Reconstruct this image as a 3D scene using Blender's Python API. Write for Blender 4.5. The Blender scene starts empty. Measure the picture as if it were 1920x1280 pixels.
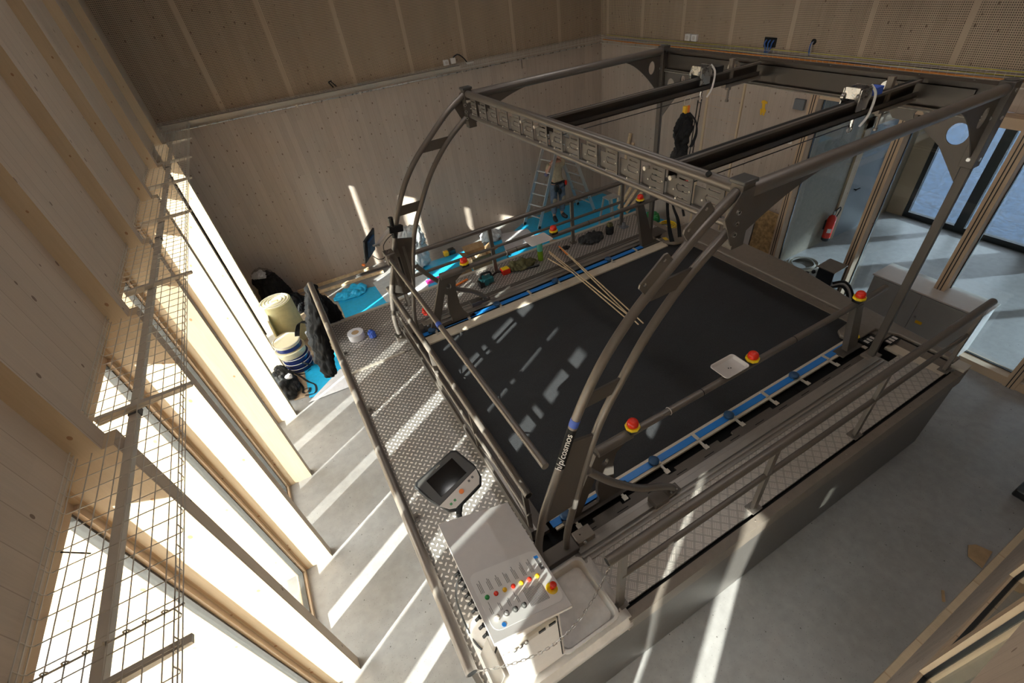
import bpy, bmesh, math, random
from mathutils import Vector, Matrix
random.seed(7)
C = bpy.context.scene.collection
S = bpy.context.scene
PI = math.pi
# ------------------------------------------------------------------ camera
H = 5.3
cam = bpy.data.cameras.new('camera'); camo = bpy.data.objects.new('camera', cam); C.objects.link(camo)
R = [[0.8577079511830938, -0.5056104762361858, -0.09324761014372909],
     [-0.39338695463377177, -0.5286070149689014, -0.7522109595383695],
     [0.3310344006312128, 0.6818597143444427, -0.6522910052674716]]
camo.matrix_world = Matrix(((R[0][0], -R[1][0], -R[2][0], 0), (R[0][1], -R[1][1], -R[2][1], 0),
                            (R[0][2], -R[1][2], -R[2][2], H), (0, 0, 0, 1)))
cam.sensor_width = 36; cam.lens = 862.1152 / 1920 * 36
cam.shift_x = (960 - 998.268) / 1920; cam.shift_y = (664.969 - 640) / 1920
cam.clip_start = 0.02; cam.clip_end = 400
S.camera = camo
# ------------------------------------------------------------------ light and exposure
S.view_settings.view_transform = 'Standard'; S.view_settings.look = 'None'
S.view_settings.gamma = 1; S.view_settings.use_curve_mapping = False
S.view_settings.exposure = 0.86
S.cycles.max_bounces = 14; S.cycles.diffuse_bounces = 9; S.cycles.transparent_max_bounces = 24
w = bpy.data.worlds.new('World'); S.world = w; w.use_nodes = True
wn = w.node_tree; wn.nodes.clear()
bg = wn.nodes.new('ShaderNodeBackground'); wo = wn.nodes.new('ShaderNodeOutputWorld')
tc = wn.nodes.new('ShaderNodeTexCoord'); sx = wn.nodes.new('ShaderNodeSeparateXYZ'); cr = wn.nodes.new('ShaderNodeValToRGB')
wn.links.new(tc.outputs['Generated'], sx.inputs[0]); wn.links.new(sx.outputs['Z'], cr.inputs[0])
cr.color_ramp.elements[0].color = (.10, .10, .10, 1); cr.color_ramp.elements[1].color = (0.97, 0.96, 0.98, 1)
cr.color_ramp.elements[0].position = 0.0; cr.color_ramp.elements[1].position = 0.7
for ps, c_ in ((.02, (.38, .36, .34, 1)), (.20, (.54, .54, .55, 1)), (.36, (.98, .98, 1.0, 1))): e_ = cr.color_ramp.elements.new(ps); e_.color = c_
wn.links.new(cr.outputs[0], bg.inputs[0]); wn.links.new(bg.outputs[0], wo.inputs[0])
bg.inputs[1].default_value = 7.0
def sun(name, d, strength, col, ang=0.0093):
    l = bpy.data.lights.new(name, 'SUN'); l.energy = strength; l.color = col; l.angle = ang
    o = bpy.data.objects.new(name, l); C.objects.link(o)
    o.rotation_euler = Vector(d).to_track_quat('-Z', 'Y').to_euler(); o.location = Vector(d) * -30 + Vector((0, 0, 10))
sun('sun', (1, .552, -.497), 16, (1, .96, .91))
sun('sun_mirrored_by_facade', (-1, .552, -.497), 17, (.90, .98, 1), .025)

# ------------------------------------------------------------------ shader helpers
class E:
    """tiny expression wrapper over math nodes"""
    def __init__(s, nt, o): s.nt = nt; s.o = o
    def op(s, k, *a):
        n = s.nt.nodes.new('ShaderNodeMath'); n.operation = k
        for i, v in enumerate((s,) + a):
            if isinstance(v, E): s.nt.links.new(v.o, n.inputs[i])
            else: n.inputs[i].default_value = v
        return E(s.nt, n.outputs[0])
    def __add__(s, a): return s.op('ADD', a)
    def __sub__(s, a): return s.op('SUBTRACT', a)
    def __mul__(s, a): return s.op('MULTIPLY', a)
    def __truediv__(s, a): return s.op('DIVIDE', a)
    def floor(s): return s.op('FLOOR')
    def fract(s): return s.op('FRACT')
    def abs(s): return s.op('ABSOLUTE')
    def lt(s, a): return s.op('LESS_THAN', a)
    def gt(s, a): return s.op('GREATER_THAN', a)
    def mod(s, a): return s.op('FLOORED_MODULO', a)
    def smooth(s, a, b):
        n = s.nt.nodes.new('ShaderNodeMapRange'); n.interpolation_type = 'SMOOTHSTEP'
        s.nt.links.new(s.o, n.inputs[0]); n.inputs[1].default_value = a; n.inputs[2].default_value = b
        return E(s.nt, n.outputs[0])
class Mt:
    def __init__(s, name):
        s.m = bpy.data.materials.new(name); s.m.use_nodes = True; s.nt = s.m.node_tree
        s.b = s.nt.nodes['Principled BSDF']
    def set(s, color=None, rough=None, metal=None, **k):
        if color is not None: s.inp('Base Color', color)
        if rough is not None: s.inp('Roughness', rough)
        if metal is not None: s.inp('Metallic', metal)
        for a, v in k.items(): s.inp(a.replace('_', ' '), v)
        return s
    def inp(s, n, v):
        if isinstance(v, E): s.nt.links.new(v.o, s.b.inputs[n])
        elif isinstance(v, (tuple, list)): s.b.inputs[n].default_value = tuple(v) + ((1,) if len(v) == 3 else ())
        else: s.b.inputs[n].default_value = v
    def pos(s):
        g = s.nt.nodes.new('ShaderNodeNewGeometry'); x = s.nt.nodes.new('ShaderNodeSeparateXYZ')
        s.nt.links.new(g.outputs['Position'], x.inputs[0]); return [E(s.nt, x.outputs[i]) for i in range(3)]
    def vec(s, *c):
        n = s.nt.nodes.new('ShaderNodeCombineXYZ')
        for i, v in enumerate(c):
            if isinstance(v, E): s.nt.links.new(v.o, n.inputs[i])
            else: n.inputs[i].default_value = v
        return E(s.nt, n.outputs[0])
    def noise(s, v, scale=5, detail=3, rough=.55):
        n = s.nt.nodes.new('ShaderNodeTexNoise'); s.nt.links.new(v.o, n.inputs['Vector'])
        n.inputs['Scale'].default_value = scale; n.inputs['Detail'].default_value = detail; n.inputs['Roughness'].default_value = rough
        return E(s.nt, n.outputs[0])
    def white(s, v):
        n = s.nt.nodes.new('ShaderNodeTexWhiteNoise'); s.nt.links.new(v.o, n.inputs['Vector']); return E(s.nt, n.outputs[0])
    def voro(s, v, scale, rnd=1, dim='3D'):
        n = s.nt.nodes.new('ShaderNodeTexVoronoi'); n.voronoi_dimensions = dim; s.nt.links.new(v.o, n.inputs['Vector'])
        n.inputs['Scale'].default_value = scale; n.inputs['Randomness'].default_value = rnd
        return E(s.nt, n.outputs['Distance']), E(s.nt, n.outputs['Color'])
    def mix(s, f, a, b):
        n = s.nt.nodes.new('ShaderNodeMix'); n.data_type = 'RGBA'
        for i, v in ((0, f), (6, a), (7, b)):
            if isinstance(v, E): s.nt.links.new(v.o, n.inputs[i])
            elif isinstance(v, (tuple, list)): n.inputs[i].default_value = tuple(v) + ((1,) if len(v) == 3 else ())
            else: n.inputs[i].default_value = v
        return E(s.nt, n.outputs[2])
    def bump(s, h, strength=.5, dist=.01):
        n = s.nt.nodes.new('ShaderNodeBump'); n.inputs['Strength'].default_value = strength; n.inputs['Distance'].default_value = dist
        s.nt.links.new(h.o, n.inputs['Height']); s.nt.links.new(n.outputs[0], s.b.inputs['Normal'])
def plain(name, col, rough=.5, metal=0, var=.0, **k):
    m = Mt(name)
    if var:
        x, y, z = m.pos(); n = m.noise(m.vec(x, y, z), 14, 4)
        m.set(m.mix(n.smooth(.3, .7), [c * (1 - var) for c in col], [min(1, c * (1 + var)) for c in col]), rough, metal, **k)
    else: m.set(col, rough, metal, **k)
    return m.m
def wood(name, a, b, knot, along=2, across=0, width=.115, perf=False, knots=1.0, seam0=-.3):
    """planks running along one axis; per-plank tone, grain, knots, optional drilled acoustic holes with plain battens"""
    m = Mt(name); p = m.pos(); u, v, o = p[across], p[along], p[3 - across - along]
    pl = (u / width).floor()
    r = m.white(m.vec(pl, 3.7, 1.3))
    r2 = m.white(m.vec(pl, (v / 2.3 + r * 9).floor(), 5.1))
    g = m.noise(m.vec(u * 30, v * 1.3, pl * 7.3), 3, 5, .6)
    g2 = m.noise(m.vec(u * 5, v * .5, o), 2, 3)
    t = (r2 * .22 + g * .5 + g2 * .45 - .08).smooth(.05, .95)
    col = m.mix(t, a, b)
    edge = ((u / width).fract() - .5).abs().gt(.485)
    col = m.mix(edge * .35, col, knot)
    kd, kc = m.voro(m.vec(u, v * .7, 0.0), 5.5, 1, '2D')
    sep = m.nt.nodes.new('ShaderNodeSeparateColor'); m.nt.links.new(kc.o, sep.inputs[0])
    pick = E(m.nt, sep.outputs[0]).gt(1 - .68 * knots); big = E(m.nt, sep.outputs[1]) * .045 + .028
    km = (kd.lt(big)) * pick
    col = m.mix(km * .75, col, knot)
    if perf:
        s = .0235
        hu = (u / s).fract() - .5; hv = (v / s).fract() - .5
        hole = (hu * hu + hv * hv).lt(.066)
        if across == 0 or across == 1:
            bat = (((u - seam0) / 1.2).fract() - .5).abs().gt(.465)
            hole = hole * (bat * -1 + 1)
            col = m.mix(bat * .35, col, b)
        col = m.mix(hole, col, [c * .12 for c in knot])
    m.set(col, .62, 0)
    return m.m
PALE = (.52, .43, .36); PALE2 = (.39, .315, .262); KN = (.11, .055, .03)
M = {}
M['wood_x'] = wood('spruce boards upright', PALE2, PALE, KN, 2, 0)
M['wood_y'] = wood('spruce boards upright side', PALE2, PALE, KN, 2, 1)
M['perf_x'] = wood('drilled acoustic spruce', (.35, .26, .18), (.47, .36, .26), KN, 2, 0, perf=True)
M['perf_y'] = wood('drilled acoustic spruce side', (.35, .26, .18), (.47, .36, .26), KN, 2, 1, perf=True)
M['panel_y'] = wood('spruce infill boards', (.47, .38, .29), (.60, .49, .38), KN, 2, 1, .16, knots=.6)
M['fin'] = wood('glulam fin', (.50, .375, .235), (.65, .51, .345), (.3, .13, .05), 2, 0, .5, knots=.5)
M['blocker_wood'] = wood('sun blocker wood', (.66, .50, .36), (.82, .66, .50), (.3, .16, .08), 2, 0, .5, knots=.4)
M['frame_wood'] = wood('spruce window frame', (.46, .33, .22), (.60, .45, .31), KN, 2, 0, .4, knots=.2)
M['osb'] = plain('chipboard', (.42, .27, .12), .8, 0, .35)
def mk_floor():
    m = Mt('polished concrete'); x, y, z = m.pos(); v = m.vec(x, y, z)
    n = m.noise(v, .7, 4); n2 = m.noise(v, 9, 3)
    d, c = m.voro(v, 55); sep = m.nt.nodes.new('ShaderNodeSeparateColor'); m.nt.links.new(c.o, sep.inputs[0])
    sp = d.lt(.22) * E(m.nt, sep.outputs[0]).gt(.80)
    d2, c2 = m.voro(v, 16); sep2 = m.nt.nodes.new('ShaderNodeSeparateColor'); m.nt.links.new(c2.o, sep2.inputs[0])
    sp2 = d2.lt(.11) * E(m.nt, sep2.outputs[0]).gt(.86)
    col = m.mix((n * .6 + n2 * .4).smooth(.3, .7), (.235, .224, .217), (.33, .316, .307))
    col = m.mix(sp * .5, col, (.10, .095, .09)); col = m.mix(sp2 * .8, col, (.05, .045, .04))
    m.set(col, (n * .25 + .28)); return m.m
M['floor'] = mk_floor()
def mk_checker(name, s, col, flat=False):
    m = Mt(name); x, y, z = m.pos(); q = .70710678
    u = (x + y) * (q / s); v = (y - x) * (q / s)
    par = (u.floor() + v.floor()).mod(2.0)
    fu = u.fract() - .5; fv = v.fract() - .5
    a = fu * par + fv * (par * -1 + 1); b = fv * par + fu * (par * -1 + 1)
    if flat:   # five-bar tread
        bars = ((b * 5.2).fract() - .5).abs().lt(.26) * b.abs().lt(.46) * a.abs().lt(.40)
        h = bars
    else:
        h = (a * a / .19 + b * b / .045)
        h = (h * -1 + 1).smooth(0, .55)
    n = m.noise(m.vec(x, y, z), 6, 4)
    m.set(m.mix(h, [c * (.62 if flat else .42) for c in col], [min(1, c * (1.1 if flat else 1.2)) for c in col]), (n * .15 + .30), .45)
    m.bump(h, .9, .004); return m.m
M['checker'] = mk_checker('aluminium tread plate', .050, (.62, .57, .53))
M['checker5'] = mk_checker('aluminium five bar tread plate', .075, (.60, .55, .50), True)
def mk_belt():
    m = Mt('black running belt'); x, y, z = m.pos(); v = m.vec(x, y, z)
    n = m.noise(v, 120, 3, .8); n2 = m.noise(m.vec(x * .6, y * 2, z), 3, 5)
    m.set(m.mix(n.smooth(.35, .75) * .6 + n2 * .25, (.009, .009, .010), (.045, .047, .052)), .75); m.bump(n, .5, .004); return m.m
M['belt'] = mk_belt()
def mk_steel(name, col, rough, metal):
    m = Mt(name); x, y, z = m.pos(); n = m.noise(m.vec(x * 3, y * 3, z * 3), 6, 4)
    m.set(m.mix(n, [c * .92 for c in col], [c * 1.06 for c in col]), (n * .14 + rough - .07), metal); return m.m
M['steel'] = mk_steel('bead blasted steel', (.190, .166, .146), .38, .5)
M['steel_dark'] = mk_steel('bead blasted steel plate', (.115, .098, .085), .48, .4)
M['bronze'] = mk_steel('dark bronze steel', (.070, .058, .049), .42, .5)
M['plate'] = mk_steel('matt steel plate', (.13, .112, .098), .6, .1)
M['alu'] = mk_steel('aluminium profile', (.40, .37, .34), .32, .7)
M['galv'] = mk_steel('galvanised steel', (.60, .55, .48), .42, .4)
M['chrome'] = mk_steel('polished steel', (.50, .48, .46), .28, .9)
M['taupe'] = plain('taupe coated sheet', (.21, .175, .145), .42, .25, .05)
M['skirt'] = plain('grey coated skirt panel', (.115, .105, .098), .38, .2, .06)
M['cream'] = plain('cream edge strip', (.62, .53, .42), .35, 0, .04)
M['blue'] = plain('blue protective film', (.02, .20, .62), .3)
M['blue_tape'] = plain('blue tape', (.05, .12, .55), .5)
M['darkblue'] = plain('dark blue knob', (.02, .07, .16), .4)
M['black'] = plain('black plastic', (.012, .012, .013), .4)
M['rubber'] = plain('black rubber', (.02, .02, .02), .7)
M['void'] = plain('black gap liner', (.006, .006, .006), .8)
M['white'] = plain('white coated metal', (.74, .71, .69), .35, 0, .02)
M['white_dim'] = plain('light grey lacquer', (.60, .55, .51), .35, 0, .02)
M['greydoor'] = plain('grey lacquered door', (.36, .35, .33), .35, 0, .02)
M['vest'] = plain('pale oiled veneer', (.27, .225, .17), .55, 0, .08)
M['print'] = plain('white printed panel', (.84, .82, .80), .4)
M['ink'] = plain('grey print', (.16, .15, .15), .6)
M['red'] = plain('red plastic', (.72, .03, .012), .25)
M['yellow'] = plain('yellow plastic', (.85, .58, .01), .3)
M['green'] = plain('green plastic', (.02, .22, .05), .3)
M['orange'] = plain('orange plastic', (.85, .22, .03), .4)
M['pink'] = plain('magenta plastic', (.75, .04, .25), .4)
M['screen'] = plain('dark glass screen', (.006, .006, .007), .08)
M['bezel'] = plain('charcoal bezel', (.06, .058, .055), .35)
M['sheet'] = plain('blue floor protection', (.02, .42, .74), .35, 0, .08)
M['whitesheet'] = plain('white fleece underlay', (.62, .60, .62), .8, 0, .05)
M['card'] = plain('cardboard', (.36, .23, .12), .8, 0, .12)
M['subfloor'] = plain('tan board floor', (.42, .31, .21), .7, 0, .15)
M['stick'] = plain('pale wood', (.70, .53, .33), .6, 0, .15)
M['bag'] = plain('black bin bag film', (.006, .006, .007), .75, 0, 0, Specular_IOR_Level=.25)
M['cloth'] = plain('black cloth', (.012, .012, .014), .9)
M['olive'] = plain('olive cloth', (.10, .09, .035), .9, 0, .3)
M['maroon'] = plain('dark grey cloth', (.025, .025, .026), .95, 0, .3)
M['cement'] = plain('pale grey sack', (.52, .54, .55), .6, 0, .08)
M['cream_roll'] = plain('cream felt roll', (.58, .53, .30), .85, 0, .06)
M['foam'] = plain('white foam edge', (.75, .70, .62), .8)
M['tin'] = plain('navy printed tin', (.008, .02, .13), .25, .1)
M['pale_tin'] = plain('cream pail plastic', (.66, .60, .42), .35)
M['lid'] = plain('beige lid', (.55, .48, .38), .45)
M['alu_ladder'] = mk_steel('ladder aluminium', (.66, .68, .70), .3, .75)
M['skin'] = plain('skin', (.55, .30, .21), .5)
M['shirt'] = plain('sand shirt', (.46, .38, .26), .9, 0, .12)
M['sleeve'] = plain('violet grey sleeve', (.14, .13, .22), .9)
M['jeans'] = plain('grey blue work trousers', (.13, .17, .23), .9, 0, .2)
M['pad'] = plain('khaki knee panel', (.33, .28, .20), .9, 0, .15)
M['shoe'] = plain('dark work shoe', (.03, .03, .035), .6)
M['hair'] = plain('brown hair', (.06, .035, .02), .8)
M['teal'] = plain('teal tool body', (.01, .14, .17), .4)
M['lime'] = plain('lime bottle', (.35, .62, .05), .1, 0, 0, Transmission_Weight=.6)
M['mint'] = plain('mint bottle cap', (.15, .55, .45), .25, 0, 0, Transmission_Weight=.4)
M['cable_g'] = plain('grey cable', (.38, .36, .34), .5)
M['cable_y'] = plain('yellow cable', (.60, .52, .06), .5)
M['cable_o'] = plain('orange cable', (.62, .22, .03), .5)
M['cable_b'] = plain('dark cable', (.03, .035, .04), .5)
M['cable_w'] = plain('blue cable', (.04, .12, .38), .5)
M['tape_y'] = plain('yellow tape', (.78, .45, .01), .5)
M['greybox'] = plain('grey wall box', (.16, .17, .19), .5)
M['paving'] = plain('shaded entrance paving', (.028, .055, .10), .6, 0, .6)  # dark blue colour stands in for building shade on the entrance ground
M['ground'] = plain('pale paved ground', (.20, .19, .18), .8, 0, .12)
M['blackframe'] = plain('black door frame', (.012, .012, .012), .4)
M['plast'] = plain('cloudy plastic sheet', (.66, .62, .58), .3, 0, .06)
def mk_glass(name, tint, refl=.05):
    m = bpy.data.materials.new(name); m.use_nodes = True; nt = m.node_tree; nt.nodes.clear()
    o = nt.nodes.new('ShaderNodeOutputMaterial'); t = nt.nodes.new('ShaderNodeBsdfTransparent'); g = nt.nodes.new('ShaderNodeBsdfGlossy')
    x = nt.nodes.new('ShaderNodeMixShader'); f = nt.nodes.new('ShaderNodeLayerWeight'); f.inputs[0].default_value = .5
    t.inputs[0].default_value = (*tint, 1); g.inputs['Roughness'].default_value = .02; g.inputs[0].default_value = (1, 1, 1, 1)
    fe = E(nt, f.outputs['Facing']).op('POWER', 5.0) * .85 + refl
    nt.links.new(fe.o, x.inputs[0]); nt.links.new(t.outputs[0], x.inputs[1]); nt.links.new(g.outputs[0], x.inputs[2]); nt.links.new(x.outputs[0], o.inputs[0])
    return m
M['glass'] = mk_glass('clear pane', (.93, .97, .95))
M['glass_blue'] = mk_glass('blue tinted pane', (.40, .43, .47))
def mk_net_mat():
    m = bpy.data.materials.new('added dimming net'); m.use_nodes = True; nt = m.node_tree; nt.nodes.clear()
    o = nt.nodes.new('ShaderNodeOutputMaterial'); t = nt.nodes.new('ShaderNodeBsdfTransparent'); d = nt.nodes.new('ShaderNodeBsdfDiffuse'); x = nt.nodes.new('ShaderNodeMixShader')
    x.inputs[0].default_value = .30; d.inputs[0].default_value = (.3, .3, .3, 1)
    nt.links.new(t.outputs[0], x.inputs[1]); nt.links.new(d.outputs[0], x.inputs[2]); nt.links.new(x.outputs[0], o.inputs[0]); return m
M['net'] = mk_net_mat()
M['film'] = mk_glass('clear packaging film', (.8, .8, .8))

# ------------------------------------------------------------------ geometry helpers
class G:
    def __init__(s): s.v = []; s.f = []; s.mi = []; s.cur = 0
    def add(s, vs, fs):
        n = len(s.v); s.v += [tuple(v) for v in vs]; s.f += [tuple(i + n for i in f) for f in fs]; s.mi += [s.cur] * len(fs); return s
    def box(s, x0, x1, y0, y1, z0, z1):
        return s.add([(x0, y0, z0), (x1, y0, z0), (x1, y1, z0), (x0, y1, z0), (x0, y0, z1), (x1, y0, z1), (x1, y1, z1), (x0, y1, z1)],
                     [(3, 2, 1, 0), (4, 5, 6, 7), (0, 1, 5, 4), (1, 2, 6, 5), (2, 3, 7, 6), (3, 0, 4, 7)])
    def obox(s, c, ax, ay, az):
        c, ax, ay, az = map(Vector, (c, ax, ay, az)); vs = []
        for k in (-1, 1):
            for i, j in ((-1, -1), (1, -1), (1, 1), (-1, 1)): vs.append(c + ax * i + ay * j + az * k)
        return s.add(vs, [(3, 2, 1, 0), (4, 5, 6, 7), (0, 1, 5, 4), (1, 2, 6, 5), (2, 3, 7, 6), (3, 0, 4, 7)])
    def bar(s, p, q, wdt, hgt, up=(0, 0, 1)):
        p, q = Vector(p), Vector(q); d = q - p; u = Vector(up); side = d.cross(u)
        if side.length < 1e-5: side = d.cross(Vector((1, 0, 0)))
        side.normalize(); u = side.cross(d).normalized()
        return s.obox((p + q) / 2, d / 2, side * wdt / 2, u * hgt / 2)
    def tube(s, pts, r, n=12, caps=True, closed=False):
        P = [Vector(p) for p in pts]; rr = r if isinstance(r, (list, tuple)) else [r] * len(P); vs = []; fs = []
        T = []
        for i in range(len(P)):
            a = P[i - 1] if (i or closed) else P[i]; b = P[(i + 1) % len(P)] if (i < len(P) - 1 or closed) else P[i]
            T.append((b - a).normalized())
        ref = Vector((0, 0, 1)) if abs(T[0].z) < .9 else Vector((1, 0, 0))
        u = T[0].cross(ref).normalized()
        for i, p in enumerate(P):
            if i: 
                u = u - T[i] * u.dot(T[i])
                u = u.normalized() if u.length > 1e-6 else T[i].orthogonal().normalized()
            v = T[i].cross(u)
            for k in range(n):
                a = 2 * PI * k / n; vs.append(p + (u * math.cos(a) + v * math.sin(a)) * rr[i])
        m = len(P)
        for i in range(m if closed else m - 1):
            j = (i + 1) % m
            for k in range(n): fs.append((i * n + k, i * n + (k + 1) % n, j * n + (k + 1) % n, j * n + k))
        if caps and not closed: fs.append(tuple(range(n))[::-1]); fs.append(tuple((m - 1) * n + k for k in range(n)))
        return s.add(vs, fs)
    def cyl(s, p, q, r, n=16, r2=None): return s.tube([p, q], [r, r if r2 is None else r2], n)
    def lathe(s, o, prof, n=24, ax=None):
        o = Vector(o); q = Vector((0, 0, 1)).rotation_difference(Vector(ax)) if ax else None; vs = []; fs = []
        for r, z in prof:
            for k in range(n):
                a = 2 * PI * k / n; v = Vector((r * math.cos(a), r * math.sin(a), z))
                vs.append(o + (q @ v if q else v))
        m = len(prof)
        for i in range(m - 1):
            for k in range(n): fs.append((i * n + k, i * n + (k + 1) % n, (i + 1) * n + (k + 1) % n, (i + 1) * n + k))
        fs.append(tuple(range(n))[::-1]); fs.append(tuple((m - 1) * n + k for k in range(n)))
        return s.add(vs, fs)
    def ball(s, c, r, n=14):
        rx, ry, rz = r if isinstance(r, (tuple, list)) else (r, r, r); vs = []; fs = []
        m = n // 2
        for i in range(1, m):
            t = PI * i / m
            for k in range(n): a = 2 * PI * k / n; vs.append((c[0] + rx * math.sin(t) * math.cos(a), c[1] + ry * math.sin(t) * math.sin(a), c[2] + rz * math.cos(t)))
        vs.append((c[0], c[1], c[2] + rz)); vs.append((c[0], c[1], c[2] - rz)); tp = len(vs) - 2
        for i in range(m - 2):
            for k in range(n): fs.append((i * n + k, (i + 1) * n + k, (i + 1) * n + (k + 1) % n, i * n + (k + 1) % n))
        for k in range(n): fs.append((tp, k, (k + 1) % n)); fs.append((tp + 1, (m - 2) * n + (k + 1) % n, (m - 2) * n + k))
        return s.add(vs, fs)
    def prism(s, poly, fn, t):
        """poly: 2-D outline, fn(a,b,t)->xyz, t=(t0,t1)"""
        n = len(poly); vs = [fn(a, b, t[0]) for a, b in poly] + [fn(a, b, t[1]) for a, b in poly]
        fs = [tuple(range(n))[::-1], tuple(range(n, 2 * n))] + [(i, (i + 1) % n, n + (i + 1) % n, n + i) for i in range(n)]
        return s.add(vs, fs)
    def build(s, name, mat, parent=None, smooth=True, bevel=0, origin=None):
        me = bpy.data.meshes.new(name)
        if parent is not None: off = parent_loc(parent)
        elif origin is not None: off = Vector(origin)
        else:
            xs = [v[0] for v in s.v]; ys = [v[1] for v in s.v]; zs = [v[2] for v in s.v]
            off = Vector(((min(xs) + max(xs)) / 2, (min(ys) + max(ys)) / 2, min(zs)))
        me.from_pydata([tuple(Vector(v) - off) for v in s.v], [], s.f); me.update()
        bm = bmesh.new(); bm.from_mesh(me); bmesh.ops.recalc_face_normals(bm, faces=bm.faces); bm.to_mesh(me); bm.free()
        mats = mat if isinstance(mat, (list, tuple)) else [mat]
        for k in mats: me.materials.append(M[k] if isinstance(k, str) else k)
        if len(mats) > 1:
            for p, i in zip(me.polygons, s.mi): p.material_index = i
        if smooth:
            me.shade_smooth() if hasattr(me, 'shade_smooth') else [setattr(p, 'use_smooth', True) for p in me.polygons]
            me.set_sharp_from_angle(angle=math.radians(35))
        o = bpy.data.objects.new(name, me); C.objects.link(o)
        if parent is not None: o.parent = parent
        else: o.location = off
        if bevel:
            b = o.modifiers.new('bevel', 'BEVEL'); b.width = bevel; b.segments = 2; b.limit_method = 'ANGLE'; b.angle_limit = .6
        return o
def parent_loc(p):
    l = Vector(p.location)
    while p.parent: p = p.parent; l += Vector(p.location)
    return l
def tag(o, label=None, cat=None, group=None, kind=None):
    for k, v in (('label', label), ('category', cat), ('group', group), ('kind', kind)):
        if v: o[k] = v
    return o
def thing(name, loc, label, cat, group=None):
    o = bpy.data.objects.new(name, None); o.location = loc; o.empty_display_size = .2; C.objects.link(o); return tag(o, label, cat, group)
def struct(o): o['kind'] = 'structure'; return o
def copy_tree(o, dloc, parent=None):
    c = o.copy(); C.objects.link(c)
    if parent is None: c.location = Vector(o.location) + Vector(dloc)
    else: c.parent = parent
    for ch in list(o.children): copy_tree(ch, None, c)
    return c
def plate(name, outline, holes, fn, t, mat, parent):
    """flat sheet with cut-outs, triangulated from a filled 2-D curve"""
    cu = bpy.data.curves.new('tmp', 'CURVE'); cu.dimensions = '2D'; cu.fill_mode = 'BOTH'; cu.extrude = .5
    for pl in [outline] + holes:
        sp = cu.splines.new('POLY'); sp.points.add(len(pl) - 1); sp.use_cyclic_u = True
        for i, (a, b) in enumerate(pl): sp.points[i].co = (a, b, 0, 1)
    ob = bpy.data.objects.new('tmp', cu); C.objects.link(ob)
    dg = bpy.context.evaluated_depsgraph_get(); me = ob.evaluated_get(dg).to_mesh()
    g = G(); g.add([fn(v.co.x, v.co.y, t[0] if v.co.z < 0 else t[1]) for v in me.vertices], [tuple(p.vertices) for p in me.polygons])
    ob.evaluated_get(dg).to_mesh_clear(); bpy.data.objects.remove(ob); bpy.data.curves.remove(cu)
    return g.build(name, mat, parent, smooth=False)
def circ(cx, cy, rx, ry=None, n=20, a0=0, a1=2 * PI):
    ry = rx if ry is None else ry; e = 0 if abs(a1 - a0 - 2 * PI) < 1e-6 else 1
    return [(cx + rx * math.cos(a0 + (a1 - a0) * i / (n - e)), cy + ry * math.sin(a0 + (a1 - a0) * i / (n - e))) for i in range(n)]
def spline(pts, n=8):
    P = [Vector(p) for p in pts]; out = []
    for i in range(len(P) - 1):
        a = P[max(i - 1, 0)]; b = P[i]; c = P[i + 1]; d = P[min(i + 2, len(P) - 1)]
        for k in range(n):
            t = k / n; out.append(.5 * ((2 * b) + (c - a) * t + (2 * a - 5 * b + 4 * c - d) * t * t + (3 * b - a - 3 * c + d) * t ** 3))
    out.append(P[-1]); return out
def text(name, body, size, mtx, mat, parent, ext=.0005, label=None, align='LEFT', sx=1):
    cu = bpy.data.curves.new('tmp', 'FONT'); cu.body = body; cu.size = size; cu.extrude = ext; cu.align_x = align
    ob = bpy.data.objects.new('tmp', cu); C.objects.link(ob)
    dg = bpy.context.evaluated_depsgraph_get(); me = ob.evaluated_get(dg).to_mesh()
    g = G(); g.add([mtx @ Vector((v.co.x * sx, v.co.y, v.co.z)) for v in me.vertices], [tuple(p.vertices) for p in me.polygons])
    ob.evaluated_get(dg).to_mesh_clear(); bpy.data.objects.remove(ob); bpy.data.curves.remove(cu)
    return g.build(name, mat, parent, smooth=False)
def frame_mtx(o, x, y):
    x = Vector(x).normalized(); y = Vector(y); y = (y - x * x.dot(y)).normalized(); z = x.cross(y)
    return Matrix(((x.x, y.x, z.x, o[0]), (x.y, y.y, z.y, o[1]), (x.z, y.z, z.z, o[2]), (0, 0, 0, 1)))
# ------------------------------------------------------------------ the room
XR = 8.11; YB = 10.75; XG = -1.57; YF = -4.0; ZT = 7.2
FY = [2.385 + 1.393 * k for k in range(-5, 6)]       # near faces of the fins
struct(G().box(-1.62, 12.3, YF, YB + .1, -.25, 0).build('floor', 'floor', smooth=False))
struct(G().box(-1.62, XR + .2, YF - .2, YB + .2, ZT, ZT + .2).build('ceiling', 'wood_x', smooth=False))
g = G(); g.box(-1.7, XR + .1, YB, YB + .15, 0, 3.72); struct(g.build('wall_back', 'wood_x', smooth=False))
g = G(); g.box(-1.6, XR, YB - .02, YB + .15, 3.72, ZT); struct(g.build('wall_back_upper', 'perf_x', smooth=False))
g = G(); g.box(XR, XR + .15, 4.95, YB, 0, 3.3); g.box(XR, XR + .15, YF, YB, 3.3, 3.72)
struct(g.build('wall_right', 'wood_y', smooth=False))
g = G(); g.box(XR - .02, XR + .15, YF, YB, 3.72, ZT); struct(g.build('wall_right_upper', 'perf_y', smooth=False))
struct(G().box(-1.7, XR + .1, YF - .15, YF, 0, ZT).build('wall_far_front', 'wood_x', smooth=False))
# left wall: panel over the windows
g = G(); g.box(-1.58, -1.372, YF, YB, 3.66, ZT); g.box(-1.58, -1.372, FY[10], YB, 0, 3.66); struct(g.build('wall_left', 'panel_y', smooth=False))
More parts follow.
